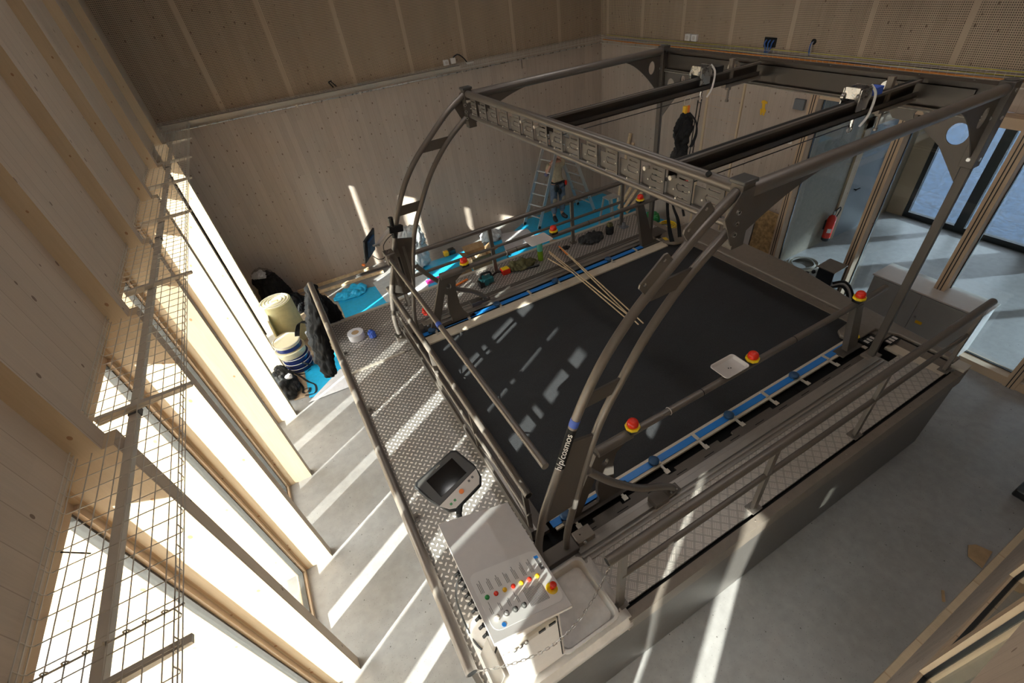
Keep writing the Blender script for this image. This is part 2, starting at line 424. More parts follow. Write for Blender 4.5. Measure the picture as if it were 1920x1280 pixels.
# fins, inner and outer half in one glulam each
for i, y in enumerate(FY):
    g = G(); g.box(-2.18, -1.21, y, y + .125, 0, 3.66); g.box(-2.18, -1.60, y, y + .125, 3.66, ZT); g.box(-1.60, -1.262, y, y + .125, 3.66, ZT)
    for k in (3, 15): g.mi[k] = 1
    struct(g.build('trim_%d' % (i + 1), ['fin', 'panel_y'], smooth=False))
# windows between fins
for i in range(len(FY) - 1):
    y0 = FY[i] + .125; y1 = FY[i + 1]
    r = bpy.data.objects.new('window_%d' % (i + 1), None); r.location = (XG, (y0 + y1) / 2, 0); C.objects.link(r); struct(r)
    g = G(); g.box(-1.62, -1.52, y0, y1, 0, .055); g.box(-1.62, -1.52, y0, y0 + .03, .055, 3.40); g.box(-1.62, -1.52, y1 - .045, y1, .055, 3.40); g.box(-1.64, -1.54, y0, y1, 3.40, 3.70)
    g.build('window_frame', 'frame_wood', r, False)
    g = G(); g.box(-1.60, -1.545, y0 + .03, y1 - .045, .055, .075); g.box(-1.60, -1.545, y1 - .062, y1 - .045, .075, 3.40); g.box(-1.60, -1.545, y0 + .03, y0 + .042, .075, 3.40)
    g.build('gasket', 'bezel', r, False)
    G().box(-1.575, -1.569, y0 + .03, y1 - .045, .075, 3.40).build('pane', 'glass', r, False)
# outside: ground, and unseen boards added to cut the sun into floor streaks
struct(G().box(-40, -1.62, -30, 40, -.35, -.12).build('trim_20', 'ground', smooth=False))
for i in range(-6, 8):
    c0 = 1.653 + 1.393 * i - 1.341
    struct(G().box(-4.03, -3.97, c0, c0 + .478, 1.05, 6.5).build('trim_%d' % (30 + i), 'blocker_wood', smooth=False))
# corner pilaster near the window end of the back wall
# front wall: timber parapet, sill, glazed posts
g = G(); g.box(1.0, 8.0, -.50, -.345, 0, 1.36); struct(g.build('wall_front', 'wood_x', smooth=False))
g = G(); g.box(1.0, 8.0, -.50, -.30, 3.13, 3.75); g.box(1.0, 8.0, -.50, -.335, 3.75, 4.2); struct(g.build('wall_front_header', 'wood_x', smooth=False))
posts = [1.0, 2.44, 3.60, 4.76, 5.92, 7.08, 8.0]
for i in range(6):
    a, b = posts[i], posts[i + 1]
    r = bpy.data.objects.new('window_%d' % (20 + i), None); r.location = ((a + b) / 2, -.4, 1.36); C.objects.link(r); struct(r)
    g = G(); g.box(a, b, -.47, -.338, 1.36, 1.50); g.box(a - .06, a + .06, -.47, -.325, 1.50, 3.13); g.box(a, b, -.47, -.33, 3.06, 3.13)
    g.build('window_frame', 'frame_wood', r, False)
    g = G(); 
    for q in ((a + .06, a + .068), (b - .068, b - .06)): g.box(*q, -.375, -.352, 1.50, 3.06)
    g.box(a + .06, b - .06, -.375, -.352, 1.50, 1.508); g.build('gasket', 'black', r, False)
    G().box(a + .075, b - .075, -.372, -.366, 1.508, 3.06).build('pane', 'glass', r, False)
g = G(); g.box(1.0, 8.0, -.345, -.29, 0, .10); struct(g.build('baseboard_front', 'fin', smooth=False))
struct(G().box(1.0, 8.0, -2.6, -2.5, 0, 4.2).build('wall_corridor', 'greydoor', smooth=False))
# glazed wall to the vestibule
YP = [4.80, 3.40, 2.06, .735, -.60, -1.94, -3.28]
for i in range(6):
    b, a = YP[i], YP[i + 1] + .14
    r = bpy.data.objects.new('window_%d' % (30 + i), None); r.location = (7.98, (a + b) / 2, 0); C.objects.link(r); struct(r)
    g = G(); g.box(7.86, 8.1, YP[i], YP[i] + .14, 0, 3.3); g.box(7.88, 8.1, a, b, 0, .13); g.box(7.88, 8.1, a, b, 3.18, 3.3)
    g.build('window_frame', 'frame_wood', r, False)
    g = G(); 
    for q in ((b, b + .0), ): pass
    g.box(8.02, 8.06, b - .012, b, .13, 3.18); g.box(8.02, 8.06, a, a + .012, .13, 3.18); g.box(8.02, 8.06, a, b, .13, .142); g.box(7.95, 7.958, b + .05, b + .06, 0, 3.3)
    g.box(7.853, 7.862, b + .045, b + .056, 0, 3.3); g.box(7.853, 7.862, b + .085, b + .096, 0, 3.3)
    g.build('gasket', 'black', r, False)
    G().box(8.035, 8.043, a, b, .13, 3.18).build('pane', 'glass', r, False)
# vestibule
struct(G().box(XR + .15, 12.3, 4.97, 5.12, 0, 3.3).build('wall_vestibule', 'vest', smooth=False))
struct(G().box(XR + .15, 12.5, YF - .1, 5.1, 3.3, 3.5).build('ceiling_vestibule', 'wood_y', smooth=False))
struct(G().box(XR + .15, 12.5, YF - .2, YF, 0, 3.3).build('wall_vestibule_front', 'wood_x', smooth=False))
g = G(); g.box(12.06, 12.3, 4.62, 4.97, 0, 3.3); g.box(12.06, 12.3, 1.66, 2.30, 0, 3.3); g.box(12.06, 12.3, YF, -1.3, 0, 3.3); g.box(12.06, 12.3, YF, 5, 3.12, 3.3)
struct(g.build('wall_entrance', 'frame_wood', smooth=False))
for i, (a, b) in enumerate(((3.52, 4.62), (2.30, 3.52), (.27, 1.66), (-1.3, .27))):
    r = bpy.data.objects.new('door_%d' % (i + 1), None); r.location = (12.1, (a + b) / 2, 0); C.objects.link(r); struct(r)
    g = G(); g.box(12.08, 12.18, a, b, 0, .12); g.box(12.08, 12.18, a, b, 3.02, 3.12); g.box(12.08, 12.18, a, a + .09, .12, 3.02); g.box(12.08, 12.18, b - .09, b, .12, 3.02)
    g.build('door_frame', 'blackframe', r, False)
    G().box(12.12, 12.13, a + .09, b - .09, .12, 3.02).build('pane', 'glass_blue', r, False)
struct(G().box(12.3, 60, -30, 30, -.3, -.05).build('trim_21', 'paving', smooth=False))
# grey service door in the vestibule wall
r = bpy.data.objects.new('door_9', None); r.location = (10.6, 4.96, 0); C.objects.link(r); struct(r)
g = G(); g.box(9.85, 10.05, 4.93, 4.97, 0, 2.45); g.box(11.05, 11.2, 4.93, 4.97, 0, 2.45); g.box(9.85, 11.2, 4.93, 4.97, 2.28, 2.45); g.build('door_frame', 'frame_wood', r, False)
G().box(10.05, 11.05, 4.945, 4.97, 0, 2.28).build('door_leaf', 'greybox', r, False)
g = G(); g.cyl((10.2, 4.93, 1.05), (10.2, 4.89, 1.05), .012); g.bar((10.19, 4.885, 1.05), (10.33, 4.885, 1.05), .02, .02); g.build('door_handle', 'black', r)
# unseen boxes added far outside to block the mirrored sun at the entrance
struct(G().box(25, 25.6, -3.62, -2.3, 7.25, 14).build('trim_60', 'greydoor', smooth=False))
struct(G().box(25, 25.6, -4.9, -3.62, 8.5, 14).build('trim_61', 'greydoor', smooth=False))
struct(G().box(-5.02, -5.0, 2.12, 4.04, 1.6, 7).build('trim_62', 'net', smooth=False))  # unseen net added outside to dim some of the sun streaks
# added fill lights under the ceiling, out of frame
for i, (x, y) in enumerate(((1.2, 1.5), (5.0, 1.5), (1.2, 6.0), (5.0, 6.0))):
    t = thing('fill_light', (x, y, ZT - .12), 'long flat added fill light high above the %s %s part of the belt' % (('near', 'far')[i // 2], ('left', 'right')[i % 2]), 'light')
    G().box(x - .12, x + .12, y - 1.4, y + 1.4, ZT - .10, ZT).build('fill_housing', 'white', t)
    G().box(x - .10, x + .10, y - 1.38, y + 1.38, ZT - .112, ZT - .10).build('fill_diffuser', 'print', t)
    l = bpy.data.lights.new('fill_lamp', 'AREA'); l.shape = 'RECTANGLE'; l.size = .2; l.size_y = 2.7; l.energy = 13; l.color = (1, .97, .95); o = bpy.data.objects.new('fill_lamp', l); C.objects.link(o); o.location = (x, y, ZT - .13)
# ------------------------------------------------------------------ raised platform round the treadmill
PZ = 1.31
pf = thing('platform', (2.9, 3.6, 0), 'raised grey platform with metal tread plates and steel guard rails around the black belt', 'platform')
g = G(); g.box(-.17, 5.87, .985, 1.0, .02, 1.27); g.build('skirt_panel', 'skirt', pf)
g = G(); g.box(1.03, 5.90, .965, .985, 1.10, 1.31); g.box(1.03, 5.90, .985, 1.045, 1.295, 1.31)
for k in range(22): g.cyl((1.2 + k * .215, 1.012, 1.31), (1.2 + k * .215, 1.012, 1.3135), .007, 8)
g.build('edge_ledge', 'taupe', pf)
G().box(-.17, 5.87, 1.0, 1.08, 1.2, 1.25).build('gap_liner', 'void', pf)
g = G(); g.box(-.185, -.17, .985, 6.66, .02, 1.30); g.build('skirt_panel', 'skirt', pf)
g = G(); g.box(5.87, 5.885, .985, 6.66, .02, 1.30); g.build('skirt_panel', 'skirt', pf)
g = G(); g.box(-.17, 5.87, 6.645, 6.66, .02, 1.30); g.build('skirt_panel', 'skirt', pf)
g = G(); g.box(-.185, -.14, 1.0, 6.66, 1.30, 1.325); g.box(-.14, 5.87, 6.60, 6.66, 1.30, 1.33); g.build('edge_ledge', 'galv', pf)
G().box(.96, 5.58, 1.08, 1.53, 1.28, 1.31).build('tread_plate', 'checker5', pf)
G().box(-.14, .72, 1.0, 5.28, 1.28, 1.31).build('tread_plate', 'checker', pf)
G().box(-.14, .72, 5.30, 6.60, 1.28, 1.312).build('tread_plate', 'checker', pf)
G().box(-.14, .60, 5.275, 5.305, 1.305, 1.33).build('joint_strip', 'galv', pf)
G().box(.72, 5.75, 5.90, 6.60, 1.28, 1.31).build('tread_plate', 'checker', pf)
g = G(); g.box(5.58, 5.72, 1.08, 1.70, 1.28, 1.311); g.build('end_plate', 'cream', pf)
G().box(5.72, 5.87, 1.08, 6.60, 1.28, 1.306).build('end_plate', 'taupe', pf)
g = G(); g.box(.90, 5.45, 1.70, 1.79, 1.27, 1.315); 
for a, b in ((1.30, 1.62), (1.72, 2.2), (2.3, 2.9), (3.1, 3.7)): g.box(a, b, 1.785, 1.83, 1.28, 1.312)
g.build('deck_strip', 'steel_dark', pf)
g = G(); g.box(.72, 5.75, 5.62, 5.90, 1.27, 1.313); g.build('deck_strip', 'steel_dark', pf)
g = G()
for k in range(12): g.box(1.1 + .37 * k, 1.28 + .37 * k, 5.66, 5.672, 1.313, 1.315)
for k in range(12): g.box(1.15 + .37 * k, 1.28 + .37 * k, 1.742, 1.75, 1.315, 1.317)
g.build('slot_marks', 'void', pf)
G().box(.72, 5.75, 1.79, 5.62, 1.12, 1.16).build('under_tray', 'void', pf)
G().box(5.80, 5.95, .97, 1.10, 1.22, 1.345).build('corner_cap', 'galv', pf)
# steel guard rails: near side, window side, far side
def guard(name, a, b, zs, posts, zb=1.31, bent=None):
    r = bpy.data.objects.new(name, None); r.parent = pf; C.objects.link(r)
    A, B = Vector(a), Vector(b); d = (B - A).normalized()
    up = G(); up.tube([A + Vector((0, 0, zs[0])), B + Vector((0, 0, zs[0]))], .0365, 18); up.build('top_rail', 'steel', r)
    for P_, s_ in ((A, -1), (B, 1)): G().cyl(P_ + Vector((0, 0, zs[0])) + d * s_ * .0, P_ + Vector((0, 0, zs[0])) + d * s_ * .002, .029, 16).build('tube_opening', 'void', r)
    m = G(); m.tube([A + d * .13 + Vector((0, 0, zs[1])), B - d * .12 + Vector((0, 0, zs[1]))], .024, 14); m.build('mid_rail', 'steel', r)
    for t in posts:
        p = A + d * t; q = G()
        q.obox((p.x, p.y, (zb + zs[0]) / 2 - .02), (.030 * abs(d.x) + .018 * abs(d.y), 0, 0), (0, .030 * abs(d.y) + .018 * abs(d.x), 0), (0, 0, (zs[0] - zb) / 2 - .02))
        q.obox((p.x, p.y, zb + .006), (.06, 0, 0), (0, .05, 0), (0, 0, .006))
        for sx_ in (-1, 1): q.cyl((p.x + sx_ * .045, p.y, zb + .01), (p.x + sx_ * .045, p.y, zb + .022), .009, 8)
        q.build('post', 'steel', r)
    return r
guard('guard_rail', (.90, 1.11, 0), (5.80, 1.11, 0), (2.21, 1.83), (.14, 1.68, 3.16, 4.80))
guard('guard_rail', (-.145, 1.02, 0), (-.145, 6.36, 0), (2.20, 1.80), (.10, 1.75, 3.45, 4.75))
guard('guard_rail', (1.0, 6.40, 0), (5.42, 6.40, 0), (2.12, 1.76), (.05, 1.62, 3.2, 4.3))
# front barrier across the belt start
fb = bpy.data.objects.new('front_barrier', None); fb.parent = pf; C.objects.link(fb)
g = G(); g.box(.72, .745, 1.95, 5.75, 1.31, 1.46); g.box(.745, .90, 1.95, 5.75, 1.28, 1.335); g.build('kick_plate', 'steel_dark', fb)
g = G(); g.box(.755, .785, 1.97, 5.72, 1.335, 1.42); g.build('kick_plate', 'alu', fb)
g = G(); g.tube([(.75, 1.93, 2.05), (.75, 5.79, 2.05)], .034, 18); g.build('top_rail', 'steel', fb)
G().cyl((.75, 1.93, 2.05), (.75, 1.928, 2.05), .028, 14).build('tube_opening', 'void', fb)
g = G(); g.tube([(.75, 1.99, 1.66), (.75, 5.74, 1.66)], .020, 14); g.build('mid_rail', 'steel', fb)
for y in (2.02, 3.1, 4.2, 5.72):
    g = G(); g.bar((.75, y, 1.31), (.75, y, 2.03), .03, .04); g.build('post', 'steel', fb)
for y0, y1 in ((2.05, 3.08), (3.12, 4.18), (4.22, 5.68)):
    g = G(); g.tube([(.75, y0, 1.46), (.75, (y0 + y1) / 2, 1.64)], .006, 8); g.tube([(.75, (y0 + y1) / 2, 1.64), (.75, y1, 1.46)], .006, 8); g.build('brace_rod', 'steel', fb)

# ------------------------------------------------------------------ the treadmill
tm = thing('treadmill', (3.4, 3.65, 1.16), 'huge black running belt with cream and blue edge strips and side hand rails', 'treadmill')
G().box(.92, 5.84, 2.04, 5.26, 1.262, 1.29).build('running_belt', 'belt', tm)
g = G(); g.cyl((.93, 2.04, 1.20), (.93, 5.26, 1.20), .09, 24); g.build('front_roller', 'belt', tm)
for y0, y1, yb0, yb1, s in ((1.915, 2.055, 1.945, 2.02, -1), (5.245, 5.42, 5.445, 5.525, 1)):
    g = G(); g.box(.96, 5.40, y0, y1, 1.285, 1.315); g.build('edge_strip', 'cream', tm, bevel=.003)
    g = G(); g.box(.94, 5.36, yb0, yb1, 1.314, 1.326); g.build('blue_side_strip', 'blue', tm, bevel=.004)
    for k in range(9):
        xk = 1.15 + .53 * k
        q = G(); q.box(xk - .02, xk + .02, yb0 - .01, yb1 + .01, 1.31, 1.330); yy = (yb0 - .11, yb0 - .02) if s < 0 else (yb0 - .05, yb0 - .01)
        q.box(xk - .012, xk + .012, yy[0], yy[1], 1.30, 1.318); q.box(xk - .025, xk + .025, yb0 - .14 if s < 0 else yb0 - .075, yb0 - .09 if s < 0 else yb0 - .045, 1.312, 1.322)
        q.build('clamp', 'galv', tm)
    for xk in (1.10, 2.17, 3.23, 4.29):
        q = G(); q.lathe((xk, (yb0 + yb1) / 2, 1.325), [(.05, 0), (.055, .008), (.055, .035), (.045, .045), (.02, .05)], 20); q.build('knob', 'darkblue', tm)
# rear end cover with rounded lobes
out = [(5.80, 1.95), (5.40, 1.95), (5.35, 2.0), (5.34, 2.12), (5.42, 2.2), (5.80, 2.24), (5.84, 2.3), (5.84, 5.05), (5.76, 5.12), (5.5, 5.18), (5.40, 5.3), (5.42, 5.5), (5.6, 5.6), (6.36, 5.6), (6.34, 3.4), (6.14, 2.4), (6.0, 1.10), (5.90, 1.10), (5.90, 1.72)]
g = G(); g.prism(out, lambda a, b, t: (a, b, t), (1.30, 1.345)); g.build('end_cover', 'taupe', tm, bevel=.012)
g = G(); g.prism([(5.91, 1.12), (5.98, 1.12), (6.12, 2.4), (6.32, 3.4), (6.34, 5.58), (5.91, 5.58)], lambda a, b, t: (a, b, t), (.05, 1.30)); g.build('end_housing', 'skirt', tm)
g = G(); g.prism([(5.36, 1.96), (5.46, 1.94), (5.52, 1.99), (5.38, 2.03)], lambda a, b, t: (a, b, t), (1.345, 1.347)); g.prism([(5.44, 5.36), (5.5, 5.34), (5.53, 5.44), (5.46, 5.47)], lambda a, b, t: (a, b, t), (1.345, 1.347)); g.build('warning_sticker', 'yellow', tm)
g = G()
for a, b in ((5.42, 1.87), (5.62, 1.72)): 
    g.box(a, a + .20, b - .06, b + .05, 1.345, 1.349)
g.build('warning_sticker', 'void', tm, smooth=False)
g = G()
for a, b in ((5.42, 1.87), (5.62, 1.72)):
    for k in range(3): g.box(a + .02 + .06 * k, a + .06 + .06 * k, b - .035, b + .025, 1.349, 1.3505)
g.build('sticker_print', 'white_dim', tm, smooth=False)
# hand rails with emergency stops
def estop(x, y, z, par):
    r = bpy.data.objects.new('emergency_stop', None); r.parent = par; C.objects.link(r)
    q = G(); q.box(x - .055, x + .055, y - .045, y + .045, z + .030, z + .068); q.build('button_base', 'black', par, bevel=.008)
    bpy.data.objects.remove(r)
    q = G(); q.prism(circ(x, y, .068, n=8), lambda a, b, t: (a, b, t), (z + .066, z + .092)); q.build('button_collar', 'yellow', par, bevel=.006)
    q = G(); q.lathe((x, y, z + .09), [(.040, 0), (.050, .012), (.051, .034), (.044, .052), (.028, .065), (.010, .070)], 22); 
    q.build('button', 'red', par)
def hand_rail(Y, sgn):
    r = bpy.data.objects.new('hand_rail', None); r.parent = tm; C.objects.link(r)
    g = G(); g.tube([(1.42, Y, 2.11), (1.78, Y, 2.11)], .048, 20); g.tube([(1.78, Y, 2.11), (5.45, Y, 2.11)], .034, 20); g.build('rail_tube', 'steel', r)
    for x in (2.62, 3.9): 
        q = G(); q.tube([(x - .004, Y, 2.11), (x + .004, Y, 2.11)], .0355, 20); q.build('joint_ring', 'void', r)
    for x in (1.80, 3.27, 4.93): estop(x, Y, 2.11, r)
    fn = lambda a, b, t: (a, Y + t, b)
    o = [(1.08, 1.32), (1.40, 2.09), (1.78, 2.09)] + [(1.62 + .0, 1.98)] + [(1.58 + .02 * math.sin(i * .5), 1.95 - .1 * i) for i in range(1, 4)] + [(1.60, 1.58), (1.64, 1.46), (1.70, 1.36), (1.76, 1.32)]
    h = [[(1.23, 1.36), (1.42, 1.84), (1.455, 1.80), (1.42, 1.62), (1.42, 1.5), (1.44, 1.40), (1.43, 1.36)], circ(1.50, 1.93, .038, .05, 14), ]
    plate('front_stanchion', o, h, fn, (-.018, .018), 'steel_dark', r)
    q = G(); q.box(1.04, 1.80, Y - .05, Y + .05, 1.312, 1.326); q.build('foot_plate', 'steel_dark', r)
    q = G(); q.prism([(5.02, 1.32), (5.28, 1.32), (4.99, 2.09), (4.86, 2.09)], fn, (-.03, .03)) if sgn > 0 else q.prism([(5.14, 1.32), (5.33, 1.32), (5.01, 2.09), (4.88, 2.09)], fn, (-.035, .035)); q.build('rear_stanchion', 'steel_dark' if sgn > 0 else 'steel', r)
    q = G(); q.box(5.02, 5.40, Y - .07, Y + .07, 1.312, 1.328); q.build('foot_plate', 'steel_dark', r)
    q = G(); q.box(5.42, 5.45, Y - .02, Y + .02, 1.35, 1.36); q.build('marker', 'void', r)
    return r
hand_rail(1.93, -1); hand_rail(5.50, 1)

# ------------------------------------------------------------------ overhead gantry on its sliding carriages
gt = thing('gantry', (3.7, 3.65, 1.31), 'tall brushed steel gantry with two curved arches and overhead beams above the belt', 'gantry')
FR = [(.66, 1.43), (.67, 1.70), (.74, 2.04), (.79, 2.20), (.925, 2.55), (1.09, 2.99), (1.28, 3.34), (1.50, 3.61), (1.78, 3.85), (2.01, 4.03), (2.25, 4.17)]
RE = [(.92, 1.35), (.945, 1.62), (1.02, 1.95), (1.165, 2.48), (1.285, 2.82), (1.455, 3.12), (1.67, 3.44), (1.95, 3.73), (2.235, 3.93)]
def arch(Y, near):
    r = bpy.data.objects.new('arch', None); r.parent = gt; C.objects.link(r)
    F = spline([(x, Y, z) for x, z in FR]); B = spline([(x, Y, z) for x, z in RE])
    G().tube(F, .032, 18).build('front_tube', 'steel', r); G().tube(B, .030, 18).build('rear_tube', 'steel', r)
    fn = lambda a, b, t: (a, Y + t, b)
    def at(P, z):
        for p, q in zip(P, P[1:]):
            if p.z <= z <= q.z: k = (z - p.z) / max(1e-6, q.z - p.z); return p.x + (q.x - p.x) * k
        return P[-1].x
    for z0, z1 in ((3.04, 3.15), (3.675, 3.782)):
        g = G(); g.prism([(at(F, z0), z0), (at(B, z0), z0), (at(B, z1), z1), (at(F, z1), z1)], fn, (-.008, .008)); g.build('web_plate', 'steel_dark', r, False)
    zz = [1.98 + .1 * i for i in range(9)]
    o = [(at(F, z), z) for z in zz[:9]] + [(at(B, z), z) for z in [2.72 - .09 * i for i in range(9)]]
    g = G(); g.prism(o, fn, (-.012, .012)); g.build('side_panel', 'steel_dark', r, False)
    if not near:
        g = G(); g.box(.86, .89, Y - .03, Y - .012, 2.15, 2.62); g.box(.95, 1.0, Y - .035, Y - .012, 2.10, 2.66); g.box(1.06, 1.09, Y - .03, Y - .012, 2.15, 2.66); g.build('height_slide', 'steel', r)
        g = G(); g.box(.965, .985, Y - .038, Y - .034, 2.2, 2.55); g.build('slide_slot', 'void', r)
    # tabs with holes outside the upper front tube
    for (x0, z0), (x1, z1) in (((1.60, 3.74), (1.80, 3.90)), ((1.90, 3.98), (2.08, 4.12))):
        if near:
            d = Vector((x1 - x0, z1 - z0)).normalized(); n = Vector((-d.y, d.x)); P = Vector((x0, z0)); L = (Vector((x1, z1)) - P).length
            o = [P, P + n * .075, P + n * .09 + d * .02, P + n * .09 + d * (L - .02), P + n * .075 + d * L, P + d * L]
            h = [[(P + n * .06 + d * q + Vector(c)).to_tuple() for c in circ(0, 0, .011, n=10)] for q in (.04, L - .04)]
            plate('tab', [v.to_tuple() for v in o], h, fn, (-.006, .006), 'steel', r)
    # feet and shoe
    g = G(); g.box(.60, 1.02, Y - .07, Y + .07, 1.318, 1.40); g.build('base_shoe', 'steel_dark', r, bevel=.008)
    s = -1 if near else 1
    g = G(); g.box(1.02, 1.20, Y - .05, Y + .07, 1.32, 1.42); g.build('drive_block', 'taupe', r, bevel=.006)
    g = G()
    for x in (.66, 1.08):
        for dy in (-.04, .04): g.lathe((x, Y + dy - .02, 1.40), [(.016, 0), (.016, .014), (.008, .02)], 10)
    g.build('bolt', 'chrome', r)
    # curved stay to the rail carriage
    yc = 1.62 if near else 5.68
    G().tube(spline([(1.17, Y, 2.33), (1.205, Y, 2.27), (1.40, Y + (yc - Y) * .2, 2.0), (1.66, Y + (yc - Y) * .7, 1.74), (1.88, yc, 1.60), (2.03, yc, 1.47), (2.08, yc, 1.39)]), .033, 16).build('curved_stay', 'steel', r)
    g = G(); g.box(1.82, 1.98, yc - .06, yc + .06, 1.345, 1.42); g.box(1.98, 2.14, yc - .045, yc + .045, 1.365, 1.40); g.build('carriage', 'steel_dark', r, bevel=.006)
    g = G()
    for x in (2.03, 2.10):
        for dy in (-.025, .025): g.lathe((x, yc + dy, 1.40), [(.011, 0), (.011, .01), (.005, .014)], 8)
    g.build('bolt', 'chrome', r)
    g = G()
    for a, b in ((1.555, 1.575), (1.60, 1.665)) if near else ((5.64, 5.705), (5.73, 5.75)): g.box(1.0, 5.3, a, b, 1.31, 1.350)
    g.box(.96, 5.35, min(yc - .1, yc + .1), max(yc - .1, yc + .1), 1.305, 1.322); g.build('guide_rail', 'alu', r, bevel=.003)
    # head post where the cross beam is bolted
    g = G(); g.box(2.24, 2.34, Y - .045, Y + .045, 3.82, 4.225); g.build('head_post', 'steel_dark', r, bevel=.004)
    G().box(2.23, 2.35, Y - .055, Y + .055, 4.22, 4.245).build('post_cap', 'bezel', r, bevel=.006)
    g = G()
    g.prism([(2.335, 4.20), (2.335, 3.83), (2.22, 3.86), (2.13, 4.05), (2.23, 4.19)], fn, (-.052, -.044) if near else (.044, .052)); g.build('head_plate', 'steel_dark', r, False)
    g = G()
    for z in (3.935, 4.005, 4.075): g.cyl((2.225, Y - .064, z), (2.225, Y - .05, z), .016, 14)
    g.build('bolt', 'chrome', r)
    g = G()
    for z in (3.935, 4.005, 4.075): g.cyl((2.225, Y - .066, z), (2.225, Y - .063, z), .007, 8)
    g.build('bolt_socket', 'void', r)
    return r
ar_near = arch(1.70, True); ar_far = arch(5.60, False)
# lettering band and blue tape on the near front tube
def band(z0, z1, name, mat, r, par):
    P = [p for p in spline([(x, 1.70, z) for x, z in FR], 24) if z0 <= p.z <= z1]
    return G().tube(P, r, 18).build(name, mat, par)
band(2.555, 2.91, 'name_band', 'void', .0335, ar_near); band(2.915, 2.975, 'tape_band', 'blue_tape', .0338, ar_near)
pa, pb = Vector((.925, 1.70, 2.55)), Vector((1.065, 1.70, 2.93)); d = (pb - pa).normalized()
nrm = Vector((-.55, -.62, .56)); nrm = (nrm - d * nrm.dot(d)).normalized(); ydir = nrm.cross(d).normalized()
base = pa + d * .012 + nrm * .0345 - ydir * .017
text('name_lettering', 'h/p/cosmos', .064, frame_mtx(base, d, ydir), 'print', ar_near, .0012, sx=1.12)
# cross beam
cb = bpy.data.objects.new('cross_beam', None); cb.parent = gt; C.objects.link(cb)
G().tube([(2.285, 1.66, 4.178), (2.285, 5.62, 4.178)], .037, 20).build('upper_tube', 'steel', cb)
G().tube([(2.285, 1.66, 3.95), (2.285, 5.62, 3.95)], .028, 20).build('lower_tube', 'steel', cb)
G().cyl((2.265, 1.93, 4.205), (2.255, 1.93, 4.216), .018, 14).build('cable_hole', 'void', cb)
fnx = lambda a, b, t: (2.285 + t, a, b)
for k in range(15):
    y = 1.80 + .252 * k
    o = [(y, 3.975), (y, 4.145), (y + .145, 4.145), (y + .145, 3.975)]
    h = [[(y + .03, 4.115), (y + .03, 4.125), (y + .12, 4.125), (y + .12, 4.115)], [(y + .03, 3.99), (y + .03, 3.998), (y + .12, 3.998), (y + .12, 3.99)],
         [(y + .035, 4.085), (y + .125, 4.085), (y + .140, 4.070), (y + .140, 4.052), (y + .125, 4.037), (y + .035, 4.037), (y + .035, 4.045), (y + .122, 4.045), (y + .130, 4.055), (y + .130, 4.067), (y + .122, 4.077), (y + .035, 4.077)]]
    plate('slotted_plate', o, h, fnx, (-.014, -.009), 'plate', cb)
    g = G(); g.box(2.268, 2.272, y - .006, y - .001, 3.975, 4.145); g.build('fold_edge', 'void', cb)
    if k < 14: g = G(); g.box(2.292, 2.298, y + .147, y + .25, 3.975, 4.10); g.build('backing_plate', 'plate', cb)
    for yy, z in ((y + .155, 4.04), (y + .015, 4.06), (y + .130, 3.985)):
        g = G(); g.cyl((2.262, yy, z), (2.272, yy, z), .006, 8); g.build('bolt', 'galv', cb)
    if k in (1, 2, 8, 9, 14): g = G(); g.cyl((2.245, y + .17, 4.115), (2.28, y + .17, 4.115), .012, 8); g.cyl((2.235, y + .17, 4.115), (2.245, y + .17, 4.115), .016, 6); g.build('wing_bolt', 'galv', cb)
# side tubes, rear posts, rear beam
for Y in (1.70, 5.60):
    r = bpy.data.objects.new('side_frame', None); r.parent = gt; C.objects.link(r)
    G().tube([(2.34, Y, 4.155), (5.24, Y, 4.155)], .046, 20).build('side_tube', 'steel', r)
    fn = lambda a, b, t: (a, Y + t, b)
    o = [(2.34, 4.13), (3.25, 4.13)] + [(3.25 - .91 * t, 4.125 - .27 * t ** 1.8) for t in [i / 10 for i in range(1, 11)]]
    g = G(); g.prism(o, fn, (-.006, .006)); g.build('gusset', 'steel_dark', r, False)
    o = [(5.24, 4.13), (4.55, 4.13)] + [(4.55 + .69 * t, 4.125 - .50 * t ** 1.6) for t in [i / 10 for i in range(1, 11)]]
    plate('gusset', o, [circ(5.08, 3.98, .055, .08)], fn, (-.006, .006), 'steel_dark', r)
    g = G(); g.bar((5.285, Y, 1.32), (5.285, Y, 4.20), .05, .08, (0, 1, 0)); g.build('rear_post', 'steel_dark', r, bevel=.005)
    g = G(); g.box(5.20, 5.38, Y - .075, Y + .075, 1.318, 1.345); g.build('foot_plate', 'taupe', r)
    g = G(); g.box(5.225, 5.345, Y - .055, Y + .055, 3.55, 4.215); g.build('head_sleeve', 'steel_dark', r, bevel=.004)
    g = G(); g.cyl((5.285, Y, 4.216), (5.285, Y, 4.222), .05, 18); g.build('post_cap', 'bezel', r)
    for z in (3.62, 3.95, 4.15):
        G().cyl((5.285, Y - .062, z), (5.285, Y - .055, z), .016, 12).build('bolt', 'chrome', r); G().cyl((5.218, Y, z), (5.225, Y, z), .016, 12).build('bolt', 'chrome', r)
rb = bpy.data.objects.new('rear_beam', None); rb.parent = gt; C.objects.link(rb)
g = G(); g.box(5.31, 5.33, 1.74, 5.56, 3.93, 4.17); g.box(5.23, 5.37, 1.74, 5.56, 4.165, 4.18); g.box(5.25, 5.35, 1.74, 5.56, 3.925, 3.94); g.build('beam_web', 'bronze', rb)
g = G(); g.box(5.285, 5.31, 1.90, 5.45, 4.06, 4.12); g.build('face_plate', 'bronze', rb)
g = G(); g.tube([(5.27, 1.76, 3.93), (5.27, 5.54, 3.93)], .017, 12); g.build('lower_pipe', 'galv', rb)
